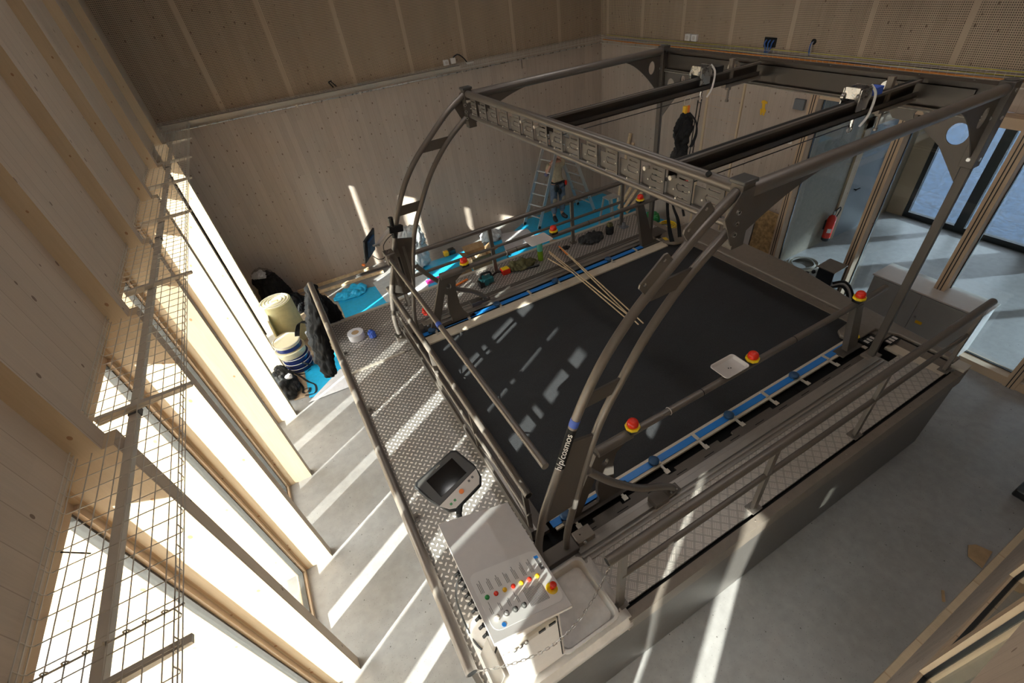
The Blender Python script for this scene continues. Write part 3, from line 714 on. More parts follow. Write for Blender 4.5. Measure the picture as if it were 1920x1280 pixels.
for k in range(9): G().cyl((5.30, 1.95 + k * .42, 4.181), (5.30, 1.95 + k * .42, 4.186), .009, 8).build('bolt', 'chrome', rb)
fnp = lambda a, b, t: (5.29 + t, a, b)
plate('corner_plate', [(1.75, 3.92), (2.55, 3.92), (2.45, 3.82), (2.2, 3.80), (1.98, 3.66), (1.75, 3.40)], [circ(1.885, 3.78, .085, .09), circ(2.24, 3.87, .04, .045)], fnp, (-.006, .006), 'steel_dark', rb)
plate('corner_plate', [(5.55, 3.92), (4.75, 3.92), (4.85, 3.84), (5.1, 3.78), (5.32, 3.6), (5.55, 3.33)], [circ(5.42, 3.75, .075, .09), circ(5.2, 3.85, .04, .045), circ(5.05, 3.88, .03, .03)], fnp, (-.006, .006), 'steel_dark', rb)
# two suspension beams with trolleys
for Y in (2.33, 4.0):
    r = bpy.data.objects.new('suspension_beam', None); r.parent = gt; C.objects.link(r)
    g = G(); g.box(2.33, 5.20, Y - .045, Y + .045, 4.15, 4.158); g.box(2.33, 5.20, Y - .006, Y + .006, 4.04, 4.15); g.box(2.33, 5.20, Y - .05, Y + .05, 4.035, 4.045); g.box(2.33, 5.20, Y - .05, Y - .042, 4.035, 4.08); g.build('beam_profile', 'bronze', r)
    G().box(2.33, 5.20, Y - .05, Y - .025, 4.152, 4.172).build('beam_lip', 'steel', r)
    G().box(2.33, 5.20, Y - .02, Y + .028, 4.158, 4.162).build('channel', 'void', r)
    G().tube([(2.33, Y - .03, 3.985), (4.35, Y - .03, 3.985)], .004, 6).build('steel_cable', 'black', r)
    g = G(); g.bar((4.78, Y, 3.96), (4.78, Y, 4.26), .05, .04); g.box(4.70, 5.26, Y - .03, Y + .03, 3.99, 4.03); g.cyl((4.78, Y - .01, 3.85), (4.78, Y - .01, 3.97), .012, 8); g.cyl((4.78, Y - .01, 3.84), (4.78, Y - .01, 3.86), .02, 8); g.build('end_bracket', 'taupe', r)
    g = G(); g.cyl((4.85, Y + .06, 4.16), (4.93, Y + .06, 4.16), .05, 16); g.cyl((4.93, Y + .06, 4.16), (4.96, Y + .06, 4.16), .03, 12); g.build('roller', 'chrome', r)
    tr = bpy.data.objects.new('trolley', None); tr.parent = r; C.objects.link(tr); bpy.data.objects.remove(tr)
    g = G()
    for dx in (-.06, .06):
        for dy in (-.06, .06): g.cyl((4.32 + dx, Y + dy - .012, 4.20), (4.32 + dx, Y + dy + .012, 4.20), .033, 14)
        g.box(4.32 + dx - .012, 4.32 + dx + .012, Y - .06, Y + .06, 4.19, 4.27)
    g.box(4.25, 4.39, Y - .075, Y - .068, 4.10, 4.26); g.box(4.25, 4.39, Y + .068, Y + .075, 4.10, 4.26); g.build('trolley', 'chrome', r)
    G().tube(spline([(4.40, Y - .05, 4.27), (4.43, Y - .09, 4.20), (4.41, Y - .10, 4.06), (4.37, Y - .08, 3.97)]), .010, 10).build('white_strap', 'white', r)
    g = G(); g.cyl((4.33, Y - .03, 3.97), (4.33, Y - .03, 4.03), .018, 8); g.tube(circ3 if False else [(4.33 + .03 * math.cos(a), Y - .03, 3.95 + .03 * math.sin(a)) for a in [i * PI / 6 for i in range(12)]], .006, 6, closed=True); g.build('shackle', 'chrome', r)
    G().box(4.50, 4.60, Y - .05, Y + .03, 4.17, 4.23).build('sensor_box', 'blue_tape' if Y < 3 else 'black', r)
# height-adjustable hand bar between the arches
hb = bpy.data.objects.new('hand_bar', None); hb.parent = gt; C.objects.link(hb)
G().tube([(.80, 1.66, 2.72), (.84, 5.40, 2.63)], .027, 18).build('bar_tube', 'steel', hb)
g = G(); g.box(.80, .92, 5.40, 5.56, 2.55, 2.70); g.build('slide_clamp', 'steel', hb, bevel=.01)
g = G()
for dy in (0, .06): g.cyl((.79, 5.45 + dy, 2.60), (.77, 5.45 + dy, 2.60), .014, 10); g.cyl((.86, 5.45 + dy, 2.70), (.86, 5.45 + dy, 2.715), .012, 8)
g.build('bolt', 'chrome', hb)
G().tube([(.817, 3.64, 2.676), (.818, 3.70, 2.675)], .0285, 16).build('tape_band', 'blue_tape', hb)
# ------------------------------------------------------------------ control cabinet and its things
cc = thing('control_cabinet', (.28, 1.45, 1.31), 'white sloping control cabinet with rows of coloured buttons on the platform corner', 'control cabinet')
x0, x1, y0, y1 = .05, .47, 1.04, 1.86
za, zb = 2.37, 2.17
fy = lambda a, b, t: (a, t, b)
g = G(); g.prism([(x0, 1.34), (x1, 1.34), (x1, zb + .0), (x0, za - .03)], fy, (y0, y1)); g.build('body', 'white', cc, bevel=.004)
fyl = lambda a, b, t: (a, t, b)
lx0, lx1 = .03, .555
def lz(x): return 2.395 - (x - lx0) * .385
g = G(); g.prism([(lx0, lz(lx0) - .035), (lx1, lz(lx1) - .035), (lx1, lz(lx1)), (lx0, lz(lx0))], fyl, (1.015, 1.89)); g.build('lid', 'white', cc, bevel=.004)
# lid plane frame: u runs along -y (reading direction), v runs down the slope (+x)
U = Vector((0, 1, 0)); V = Vector((1, 0, -.385)).normalized(); N = V.cross(U).normalized()
if N.z < 0: N = -N
O = Vector((lx0, 1.015, lz(lx0))) + N * .0006
def LP(u, v, h=0): return O + U * u + V * v + N * h          # u: 0..875 mm along y, v: 0..560 mm down slope
def lprism(g, poly, h0, h1): return g.prism(poly, lambda a, b, t: tuple(LP(a, b, t)), (h0, h1))
def rrect(u0, v0, u1, v1, r, n=5):
    o = []
    for cx_, cy_, a in ((u1 - r, v1 - r, 0), (u0 + r, v1 - r, PI / 2), (u0 + r, v0 + r, PI), (u1 - r, v0 + r, 1.5 * PI)):
        o += [(cx_ + r * math.cos(a + PI / 2 * i / n), cy_ + r * math.sin(a + PI / 2 * i / n)) for i in range(n + 1)]
    return o
g = G(); lprism(g, rrect(.055, .035, .44, .545, .05), 0, .0012); g.build('label_panel', 'print', cc, False)
row1 = ['green', 'red', 'yellow', 'red', 'yellow', 'red', 'yellow']
bt = bpy.data.objects.new('button_row', None); bt.parent = cc; C.objects.link(bt)
for k, c in enumerate(row1):
    u, v = .262 - .0, .085 + .062 * k
    q = G(); o = LP(u, v, .001); q.lathe(o, [(.015, 0), (.015, .006), (.012, .008), (.011, .013), (.007, .015)], 16, ax=N); q.build('push_button', c if c != 'yellow' else 'tape_y', bt)
for k, c in enumerate(['galv', 'chrome', 'bezel', 'bezel']):
    u, v = .125, .085 + .0625 * k
    q = G(); o = LP(u, v, .001); q.lathe(o, [(.018, 0), (.018, .006), (.013, .009), (.012, .022), (.008, .024)], 16, ax=N); q.build('selector_knob', c, bt)
q = G(); q.lathe(LP(.15, .50, .001), [(.040, 0), (.040, .004), (.034, .006)], 24, ax=N); q.build('stop_collar', 'yellow', bt)
q = G(); q.lathe(LP(.15, .50, .006), [(.014, 0), (.014, .02), (.022, .026), (.023, .038), (.015, .043)], 20, ax=N); q.build('stop_button', 'red', bt)
g = G()
for k in range(7):
    v = .062 + .062 * k
    for dv in (0, .010, .019):
        a0 = .295; a1 = a0 + random.uniform(.06, .10); lprism(g, [(a0, v + dv), (a1, v + dv), (a1, v + dv + .0035), (a0, v + dv + .0035)], .0012, .0018)
for k in range(4):
    v = .066 + .062 * k
    for dv in (0, .010):
        a0 = .155; a1 = a0 + random.uniform(.04, .085); lprism(g, [(a0, v + dv), (a1, v + dv), (a1, v + dv + .003), (a0, v + dv + .003)], .0012, .0018)
for k in range(15):
    v = .315 + .0095 * k; lprism(g, [(.10, v), (.225 - .02 * random.random(), v), (.225 - .02 * random.random(), v + .004), (.10, v + .004)], .0012, .0018)
g.build('panel_print', 'ink', cc, False)
g = G(); lprism(g, [(.29, .505), (.375, .505), (.375, .535), (.29, .535)], .0014, .0022); g.build('logo_plate', 'ink', cc, False)
g = G(); lprism(g, [(.375, .505), (.395, .505), (.395, .535), (.375, .535)], .0014, .0022); lprism(g, circ(.075, .105, .014, n=16), .0013, .002); g.build('logo_mark', 'blue', cc, False)
text('logo_lettering', 'h/p/cosmos', .024, frame_mtx(LP(.372, .527, .0024), -U, -V if (-U).cross(-V).dot(N) > 0 else V), 'print', cc, .0002, sx=.62)
# front socket strip and door joints
g = G(); g.box(.10, .44, 1.018, 1.042, 2.10, 2.155); g.build('socket_strip', 'galv', cc, bevel=.003)
g = G()
for xx, ww in ((.30, .05), (.375, .05)): g.box(xx, xx + ww, 1.012, 1.019, 2.112, 2.143)
g.build('connector', 'black', cc, bevel=.003)
g = G()
for xx in (.13, .17, .21): g.cyl((xx, 1.005, 2.128), (xx, 1.019, 2.128), .014, 12)
g.build('round_connector', 'chrome', cc)
g = G(); g.box(.445, .452, 1.034, 1.0395, 1.40, 2.12); g.build('door_joint', 'void', cc)
for k in range(9):
    g = G(); g.cyl((.046, 1.16 + .055 * k, 2.20), (.02, 1.16 + .055 * k, 2.20), .016, 10); g.cyl((.02, 1.16 + .055 * k, 2.20), (-.005, 1.16 + .055 * k, 2.185), .011, 8); g.build('cable_gland', 'black', cc)
# operator terminal on its own post
cp = thing('operator_terminal', (.16, 2.02, 1.31), 'grey handheld terminal with dark screen on a short black post behind the white cabinet', 'control panel')
c = Vector((.26, 2.27, 2.235)); ux = Vector((.86, .22, .02)).normalized()
uu = Vector((.365, .105, 0)).normalized(); vv = Vector((-.02, .38, .10)); vv = (vv - uu * uu.dot(vv)).normalized(); nn = uu.cross(vv)
def TP(a, b, t): return tuple(c + uu * a + vv * b + nn * t)
o = [(-.21, .19), (.17, .21), (.205, .18), (.225, -.02), (.20, -.13), (.15, -.185), (-.12, -.205), (-.17, -.17), (-.225, .02), (-.235, .165)]
g = G(); g.prism(o, TP, (-.025, .012)); g.build('housing', 'black', cp, bevel=.01)
o2 = [(a * .93, b * .93) for a, b in o]
g = G(); g.prism([(-.19, .172), (.155, .19), (.185, .165), (.210, -.050), (-.195, -.085), (-.213, .15)], TP, (.012, .0155)); g.build('bezel', 'bezel', cp, False)
g = G(); g.prism([(-.195, -.090), (.209, -.055), (.182, -.125), (.14, -.168), (-.115, -.187), (-.155, -.16)], TP, (.012, .0155)); g.build('keypad', 'white_dim', cp, False)
g = G(); g.prism([(-.14, .135), (.13, .148), (.13, -.030), (-.14, -.045)], TP, (.0155, .017)); g.build('screen', 'screen', cp, False)
g = G(); g.prism(circ(.0, -.118, .020, n=16), TP, (.0155, .019)); g.build('stop_key', 'orange', cp, False)
g = G()
for a, b in ((.09, -.085), (.13, -.080)): g.prism([(a, b), (a + .018, b), (a + .018, b - .018), (a, b - .018)], TP, (.0155, .018))
g.build('blue_key', 'ink', cp, False)
g = G()
for a, b in ((-.13, -.130), (-.09, -.127)): g.prism([(a, b), (a + .018, b), (a + .018, b - .018), (a, b - .018)], TP, (.0155, .018))
g.build('green_key', 'green', cp, False)
g = G(); g.tube([(-.022 + 0, 0, 0)] if False else [TP(-.02, .165, .016), TP(.02, .168, .016)], .004, 6); g.build('badge', 'galv', cp)
g = G(); g.tube([TP(.02, -.1, -.02), (.20, 2.02, 2.17), (.18, 1.98, 2.05), (.18, 1.98, 1.36)], .024, 12); g.cyl((.18, 1.98, 1.31), (.18, 1.98, 1.36), .06, 16); g.build('post', 'black', cp)
# grey drip tray beside the cabinet and the plastic sheet under both
st = thing('plastic_sheet', (.45, 1.3, 1.31), 'cloudy plastic sheet lying under the white control cabinet and drooping over the platform corner', 'sheet')
g = G(); n = 26; P = {}
def shz(x, y): return 1.318 + .010 * math.sin(x * 21 + y * 9) * math.sin(y * 17 + 1) + .006 * math.sin(x * 43 - y * 31)
vs = []; fs = []
for i in range(n):
    for j in range(n):
        x = -.10 + 1.16 * i / (n - 1); y = .935 + .72 * j / (n - 1); z = abs(shz(x, y) - 1.318) + 1.317
        if y < .985: y = .955 + (y - .935) * .3; z = 1.20 + .115 * (j / 1.8)
        if y > 1.5 and x < .5: pass
        vs.append((x, y, min(z, 1.345)))
for i in range(n - 1):
    for j in range(n - 1): fs.append((i * n + j, (i + 1) * n + j, (i + 1) * n + j + 1, i * n + j + 1))
g.add(vs, fs); so = g.build('film', 'plast', st)
md = so.modifiers.new('thick', 'SOLIDIFY'); md.thickness = .002
dt = thing('drip_tray', (.75, 1.28, 1.34), 'shallow grey plastic tray on the sheet right of the white control cabinet', 'tray')
g = G(); g.prism(rrect(.49, 1.05, .93, 1.53, .05), lambda a, b, t: (a, b, t), (1.345, 1.352)); g.build('tray_floor', 'plast', dt, False)
q = [rrect(.49, 1.05, .93, 1.53, .05), rrect(.465, 1.025, .955, 1.555, .06), rrect(.445, 1.005, .975, 1.575, .06), rrect(.445, 1.005, .975, 1.575, .06)]
zq = [1.352, 1.42, 1.42, 1.405]; g = G(); n = len(q[0]); vs = [(a, b, z) for p, z in zip(q, zq) for a, b in p]
g.add(vs, [(k * n + i, k * n + (i + 1) % n, (k + 1) * n + (i + 1) % n, (k + 1) * n + i) for k in range(3) for i in range(n)]); o_ = g.build('tray_rim', 'plast', dt); mm = o_.modifiers.new('s', 'SOLIDIFY'); mm.thickness = .004
# black power lead of the cabinet
tag(G().tube(spline([(.02, 1.60, 2.16), (-.06, 1.66, 1.8), (-.09, 1.62, 1.36), (-.07, 1.45, 1.33), (.0, 1.33, 1.35), (.05, 1.30, 1.5)]), .008, 8).build('power_lead', 'black'), 'thin black power lead looping between the left guard rail and the white cabinet', 'cable')
g = G(); g.obox((-.03, 1.24, 1.45), (.035, 0, .012), (0, .11, 0), (-.001, 0, .006)); lf = thing('cable_cover', (-.03, 1.24, 1.33), 'loose metal cable cover leaning between the guard rail and the white cabinet', 'cover')
g = G(); g.obox((-.03, 1.24, 1.44), (.045, .0, .10), (0, .14, 0), (-.004, 0, .002)); g.build('sheet_metal', 'alu', lf); 
# chain across the platform entrance
ch = thing('safety_chain', (.40, 1.06, 1.7), 'thin steel link chain hanging across the platform corner in front of the white cabinet', 'chain')
A = Vector((.93, 1.10, 2.17)); B = Vector((-.13, 1.03, 2.17)); N_ = 40; pts = []
for i in range(N_ + 1):
    t = i / N_; p = A.lerp(B, t); p.z -= .20 * 4 * t * (1 - t) * .55; p.y -= .13 * math.sin(PI * t); pts.append(p)
g = G()
for i in range(N_):
    p, q = pts[i], pts[i + 1]; d = (q - p).normalized(); s = d.cross(Vector((0, 0, 1))).normalized() if i % 2 else d.cross(d.cross(Vector((0, 0, 1)))).normalized()
    m_ = (p + q) / 2; L = (q - p).length * .62; wd = .0065
    ring = [m_ + d * (L * cx_) + s * (wd * cy_) for cx_, cy_ in ((1, .4), (.8, 1), (-.8, 1), (-1, .4), (-1, -.4), (-.8, -1), (.8, -1), (1, -.4))]
    g.tube(ring, .0022, 6, closed=True)
g.build('chain_links', 'chrome', ch)
G().tube([A + Vector((-.02, .0, .01)) + Vector((.012 * math.cos(a), 0, .012 * math.sin(a))) for a in [i * PI / 5 for i in range(10)]], .003, 6, closed=True).build('end_ring', 'chrome', ch)

# ------------------------------------------------------------------ things on the near hand rail
tr = thing('shelf_tray', (3.02, 1.95, 2.15), 'white rectangular tray clamped on the near hand rail', 'tray')
q = [rrect(-.13, -.085, .13, .085, .025), rrect(-.145, -.10, .145, .10, .03), rrect(-.155, -.11, .155, .11, .035), rrect(-.155, -.11, .155, .11, .035)]
zq = [2.162, 2.19, 2.192, 2.182]; n = len(q[0]); vs = [(3.02 + a, 1.98 + b, z) for p, z in zip(q, zq) for a, b in p]
g = G(); g.add(vs, [(k * n + i, k * n + (i + 1) % n, (k + 1) * n + (i + 1) % n, (k + 1) * n + i) for k in range(3) for i in range(n)] + [tuple(range(n))]); o_ = g.build('tray_shell', 'white', tr); mm = o_.modifiers.new('s', 'SOLIDIFY'); mm.thickness = .003
g = G(); g.box(2.97, 3.07, 1.90, 1.99, 2.142, 2.160); g.build('clamp', 'black', tr)
g = G(); g.cyl((3.01, 1.98, 2.163), (3.01, 1.98, 2.166), .006, 8); g.cyl((3.03, 1.97, 2.163), (3.03, 1.97, 2.166), .006, 8); g.build('screw', 'void', tr)
def rail_clip(x, Y, lab):
    t = thing('cable_clip', (x, Y, 2.05), lab, 'clip')
    G().tube([(x + .0, Y + .037 * math.cos(a), 2.11 + .037 * math.sin(a)) for a in [i * PI / 8 for i in range(16)]], .004, 6, closed=True).build('tie', 'white_dim', t)
    G().tube([(x + .04 + .025 * math.cos(a), Y + .0, 2.045 + .022 * math.sin(a)) for a in [i * PI / 5 for i in range(8)]], .006, 6).build('hook', 'black', t)
rail_clip(2.22, 1.93, 'small black hook tied under the near hand rail'); rail_clip(2.45, 5.50, 'small black hook tied under the far hand rail')
ft = thing('shelf_tray', (2.98, 5.45, 2.15), 'pale rectangular tray clamped on the far hand rail beside a red button', 'tray')
g = G(); g.prism(rrect(2.80, 5.33, 3.16, 5.60, .02), lambda a, b, t: (a, b, t), (2.152, 2.162)); g.build('tray_shell', 'white', ft); G().box(2.95, 3.0, 5.44, 5.52, 2.142, 2.152).build('clamp', 'black', ft)
# ------------------------------------------------------------------ monitor on swivel arm at the far arch
mo = thing('monitor', (.75, 5.5, 2.72), 'black flat monitor seen edge-on on an arm at the far arch', 'monitor')
c = Vector((.66, 5.42, 2.88)); wv = Vector((.183, .281, 0)).normalized(); hv = Vector((.084, 0, .254)); hv = (hv - wv * wv.dot(hv)).normalized(); nv = hv.cross(wv)
g = G(); g.obox(c, wv * .18, hv * .145, nv * .012); g.build('display', 'black', mo, bevel=.006)
g = G(); g.obox(c + nv * .013, wv * .165, hv * .13, nv * .0015); g.build('screen', 'screen', mo)
g = G(); g.obox(c - nv * .024, wv * .10, hv * .10, nv * .014); g.build('back_box', 'darkblue', mo, bevel=.005)
g = G(); g.lathe(c - hv * .16 - wv * .19 + nv * .0, [(.014, 0), (.016, .02), (.012, .035)], 14, ax=nv); g.build('corner_button', 'orange', mo)
g = G(); g.tube([c - nv * .03, c - nv * .03 + Vector((.09, .03, -.02))], .013, 10); g.ball(c + Vector((.11, .03, -.04)), .02, 10); g.build('ball_joint', 'chrome', mo)
g = G(); g.bar(Vector((.74, 5.47, 2.82)), Vector((.96, 5.54, 2.94)), .05, .028); g.build('arm', 'white_dim', mo, bevel=.005)
g = G(); g.bar((.95, 5.53, 2.94), (1.13, 5.58, 2.90), .06, .08); g.cyl((1.0, 5.55, 2.82), (1.02, 5.55, 3.08), .03, 12); g.build('mount', 'black', mo, bevel=.005)
g = G(); g.tube(spline([(.66, 5.42, 2.74), (.72, 5.45, 2.66), (.80, 5.47, 2.66), (.83, 5.48, 2.80), (.95, 5.52, 2.87), (1.04, 5.55, 2.86)]), .005, 8); g.build('monitor_lead', 'black', mo)
# ------------------------------------------------------------------ harness hanging from the left suspension beam
hn = thing('harness', (4.15, 3.98, 2.3), 'black webbing body harness with dangling straps hung from the overhead beam', 'harness')
hx, hy = 4.08, 3.96
g = G(); g.tube([(4.13 + .045 * math.cos(a), hy, 3.975 + .045 * math.sin(a)) for a in [i * PI / 8 for i in range(16)]], .004, 6, closed=True); g.build('ring', 'galv', hn)
g = G(); g.box(4.09, 4.125, hy - .02, hy + .02, 3.85, 3.93); g.build('yellow_tag', 'tape_y', hn, bevel=.004)
g = G(); g.box(4.127, 4.16, hy - .02, hy + .02, 3.86, 3.93); g.build('orange_tag', 'orange', hn, bevel=.004)
def blob(name, rings, mat, par, n=18, amp=.12, seed=1):
    rnd = random.Random(seed); ph = [rnd.uniform(0, 6.28) for _ in range(6)]; g = G(); vs = []; fs = []
    for i, (x, y, z, rx, ry) in enumerate(rings):
        for k in range(n):
            a = 2 * PI * k / n; w_ = 1 + amp * (math.sin(3 * a + ph[0] + i * .9) + .7 * math.sin(5 * a + ph[1] - i * 1.7) + .5 * math.sin(8 * a + ph[2] + i * 2.3)) / 1.6
            vs.append((x + rx * w_ * math.cos(a), y + ry * w_ * math.sin(a), z + amp * .15 * rx * math.sin(2 * a + i)))
    m = len(rings)
    for i in range(m - 1):
        for k in range(n): fs.append((i * n + k, i * n + (k + 1) % n, (i + 1) * n + (k + 1) % n, (i + 1) * n + k))
    fs.append(tuple(range(n))[::-1]); fs.append(tuple((m - 1) * n + k for k in range(n)))
    g.add(vs, fs); o = g.build(name, mat, par); sm = o.modifiers.new('s', 'SUBSURF'); sm.levels = 3; sm.render_levels = 3
    span = max(max(r_[3], r_[4]) for r_ in rings)
    tx = bpy.data.textures.new('crumple', 'CLOUDS'); tx.noise_scale = max(.03, span * .45); tx.noise_depth = 1; tx.noise_type = 'HARD_NOISE'
    dp = o.modifiers.new('d', 'DISPLACE'); dp.texture = tx; dp.strength = span * .28; dp.mid_level = .3; dp.texture_coords = 'LOCAL'; return o
blob('vest', [(hx + .04, hy, 3.87, .035, .02), (hx + .04, hy, 3.83, .09, .03), (hx + .02, hy, 3.76, .13, .04), (hx + .03, hy, 3.68, .15, .05), (hx + .05, hy, 3.60, .10, .04), (hx + .04, hy, 3.54, .075, .04), (hx + .02, hy, 3.48, .11, .05), (hx + .0, hy, 3.40, .13, .05), (hx - .01, hy, 3.31, .15, .05), (hx + .03, hy, 3.24, .13, .04), (hx + .07, hy, 3.19, .07, .03)], 'cloth', hn, 28, .22, 4)
def strap(pts, wd, name='strap', mat='cloth', par=hn):
    P = spline(pts, 6); g = G(); vs = []; fs = []
    for i, p in enumerate(P):
        a = .5 * math.sin(i * .25); s = Vector((math.cos(a), math.sin(a), 0)) * wd / 2; t = Vector((-math.sin(a), math.cos(a), 0)) * .003
        vs += [p - s - t, p + s - t, p + s + t, p - s + t]
    for i in range(len(P) - 1):
        for k in range(4): fs.append((4 * i + k, 4 * i + (k + 1) % 4, 4 * i + 4 + (k + 1) % 4, 4 * i + 4 + k))
    g.add(vs, fs); return g.build(name, mat, par)
strap([(3.98, hy, 3.35), (3.97, hy, 2.95), (4.06, hy, 2.55), (4.14, hy, 2.32)], .060); strap([(4.07, hy, 3.3), (4.06, hy, 2.9), (4.20, hy, 2.6), (4.27, hy, 2.34)], .050)
strap([(4.16, hy, 3.22), (4.22, hy, 3.0), (4.24, hy, 2.8), (4.30, hy, 2.62)], .03); strap([(4.10, hy, 3.25), (4.02, hy, 3.0), (4.0, hy, 2.85), (4.02, hy, 2.72)], .03)
strap([(4.15, hy, 3.5), (4.25, hy, 3.35), (4.33, hy, 3.2)], .022)
for sx_ in (-1, 1):
    strap([(hx + .04 + sx_ * .03, hy - .02, 3.86), (hx + .04 + sx_ * .11, hy - .06, 3.76), (hx + .04 + sx_ * .15, hy - .05, 3.62), (hx + .03 + sx_ * .09, hy - .06, 3.50)], .040)
    strap([(hx + .02 + sx_ * .05, hy - .05, 3.42), (hx + .02 + sx_ * .16, hy - .06, 3.30), (hx + .02 + sx_ * .12, hy - .04, 3.12), (hx + .02 + sx_ * .04, hy - .04, 3.22)], .035)
for k in range(5): strap([(hx - .02 + .04 * k, hy - .03, 3.24), (hx - .03 + .05 * k, hy - .04, 3.14 - .02 * (k % 3))], .02, 'webbing_end')
for dx in (0, .05):
    g = G(); g.tube([(4.30 + dx, 3.97, 3.95), (4.27 + dx, 3.97, 3.4), (4.25 + dx, 3.97, 3.22)], .006, 6); g.build('lifting_cord', 'cloth', hn)
g = G(); g.ball((4.26, 3.97, 3.20), .03, 10); g.cyl((4.24, 3.97, 3.10), (4.24, 3.97, 3.18), .01, 8); g.cyl((4.29, 3.97, 3.10), (4.29, 3.97, 3.18), .01, 8); g.build('clip', 'black', hn)
g = G()
for x in (4.23, 4.26, 4.29): g.cyl((x, 3.97, 3.07), (x, 3.97, 3.10), .008, 8)
g.build('red_hook', 'red', hn)
# ------------------------------------------------------------------ wire cable tray along the window wall
ct = thing('cable_tray', (-1.15, 4, 3.65), 'long galvanised wire mesh cable tray on brackets above the tall windows', 'cable tray')
TX0, TX1, TZ = -1.362, -.885, 3.66
r = .0024
segs = [(.20, 1.30), (1.28, 4.3), (4.28, 7.3), (7.28, 10.70)]
for a, b in segs:
    g = G()
    for k in range(9): x = TX0 + (TX1 - TX0) * k / 8; g.tube([(x, a, TZ), (x, b, TZ)], r, 6)
    for x in (TX0, TX1):
        for z in (.025, .05): g.tube([(x, a, TZ + z), (x, b, TZ + z)], r * 1.1, 6)
    y = a + .05
    while y < b:
        g.tube([(TX0, y, TZ + .05), (TX0, y, TZ + .01), (TX0 + .008, y, TZ - .004), (TX1 - .008, y, TZ - .004), (TX1, y, TZ + .01), (TX1, y, TZ + .05)], r, 6); y += .1
    g.build('wire_mesh', 'galv', ct)
for y in (1.16, 2.70, 4.28, 5.86, 7.15, 8.25, 9.5):
    g = G(); g.prism([(TX0 + .02, 3.60), (TX0 + .02, 3.645), (TX1 + .02, 3.645), (TX1 + .02, 3.628)], lambda a, b, t: (a, t, b), (y - .016, y + .016)); g.build('bracket', 'galv', ct)
g = G()
for y in (1.30,):
    for k in range(1, 8): x = TX0 + (TX1 - TX0) * k / 8; g.tube([(x + .009 * math.cos(a), y, TZ + .009 * math.sin(a)) for a in [i * PI / 4 for i in range(8)]], .003, 5, closed=True)
    g.tube([(TX0, y, TZ - .008), (TX1, y, TZ - .008)], .004, 6)
g.build('splice_clip', 'galv', ct)
g = G(); g.box(-1.20, -1.155, .3, 10.6, 3.59, 3.605); g.box(-1.20, -1.194, .3, 10.6, 3.575, 3.59); g.box(-1.161, -1.155, .3, 10.6, 3.575, 3.59)
lb = thing('light_bar', (-1.2, 5, 3.57), 'long grey light bar running under the wire cable tray above the windows', 'light'); g.build('bar_housing', 'galv', lb)
g = G()
for y in (2.7, 5.4, 8.1): g.box(-1.204, -1.151, y - .03, y + .03, 3.572, 3.608)
g.build('bar_joint', 'skirt', lb)
for p, q, lab in (((-1.37, 1.86, 3.62), (-1.27, 1.80, 3.60), 'short black cable tie sticking out of the near part of the wire tray'),):
    tag(G().tube([p, q], .0035, 6).build('cable_tie', 'black'), lab, 'cable tie')
# ------------------------------------------------------------------ cable tray and cables on the other two walls
ct2 = thing('cable_tray', (3, YB - .1, 3.62), 'narrow galvanised wire tray with a bright conduit along the long back wall', 'cable tray')
def wall_tray(par, a, b, ax, w0, w1, z0):
    f = (lambda s, t, z: (s, t, z)) if ax == 0 else (lambda s, t, z: (t, s, z))
    g = G()
    for t in (w0, (w0 + w1) / 2, w1): g.tube([f(a, t, z0), f(b, t, z0)], .003, 6)
    for z in (.05, .10): g.tube([f(a, w1, z0 + z), f(b, w1, z0 + z)], .003, 6); g.tube([f(a, w0, z0 + z), f(b, w0, z0 + z)], .003, 6)
    s = a + .05
    while s < b: g.tube([f(s, w0, z0 + .1), f(s, w0, z0), f(s, w1, z0), f(s, w1, z0 + .1)], .0025, 4); s += .1
    g.build('wire_mesh', 'galv', par)
wall_tray(ct2, -1.35, 8.05, 0, YB - .05, YB - .17, 3.64)
G().box(-1.3, 4.3, YB - .13, YB - .04, 3.645, 3.70).build('metal_channel', 'galv', ct2)
G().tube([(-1.3, YB - .20, 3.60), (8.0, YB - .20, 3.60)], .011, 10).build('conduit', 'chrome', ct2)
for x in (.9, 2.1, 4.3, 5.9, 7.3):
    g = G(); g.box(x - .015, x + .015, YB - .22, YB, 3.575, 3.585); g.cyl((x, YB - .20, 3.585), (x, YB - .20, 3.62), .016, 8); g.build('conduit_clamp', 'galv', ct2)
ct3 = thing('cable_tray', (XR - .1, 5, 3.62), 'wire tray crowded with coloured cables along the right wall above the glass doors', 'cable tray')
wall_tray(ct3, -3.5, 10.6, 1, XR - .03, XR - .16, 3.64)
for i, (mt, zz, dx) in enumerate((('cable_g', 3.66, .06), ('cable_g', 3.665, .09), ('cable_o', 3.655, .14), ('cable_o', 3.66, .16), ('cable_b', 3.67, .05), ('cable_w', 3.675, .08), ('cable_y', 3.73, .05), ('cable_y', 3.69, .11), ('cable_g', 3.68, .13))):
    rnd = random.Random(i); pts = [(XR - dx + rnd.uniform(-.012, .012), 10.5 - 1.0 * k, zz + rnd.uniform(-.01, .01)) for k in range(15)]
    G().tube(spline(pts, 3), .0045 if 'y' in mt else .007, 6).build('cable', mt, ct3)
G().tube([(XR - .20, -3.4, 3.60), (XR - .20, 10.6, 3.60)], .009, 8).build('conduit', 'galv', ct3)
def boxthing(name, a, mat, lab, cat, bev=.005, extra=None, group=None):
    t = thing(name, ((a[0] + a[1]) / 2, (a[2] + a[3]) / 2, a[4]), lab, cat, group); G().box(*a).build('body', mat, t, bevel=bev); return t
YW = YB - .02; XW = XR - .02
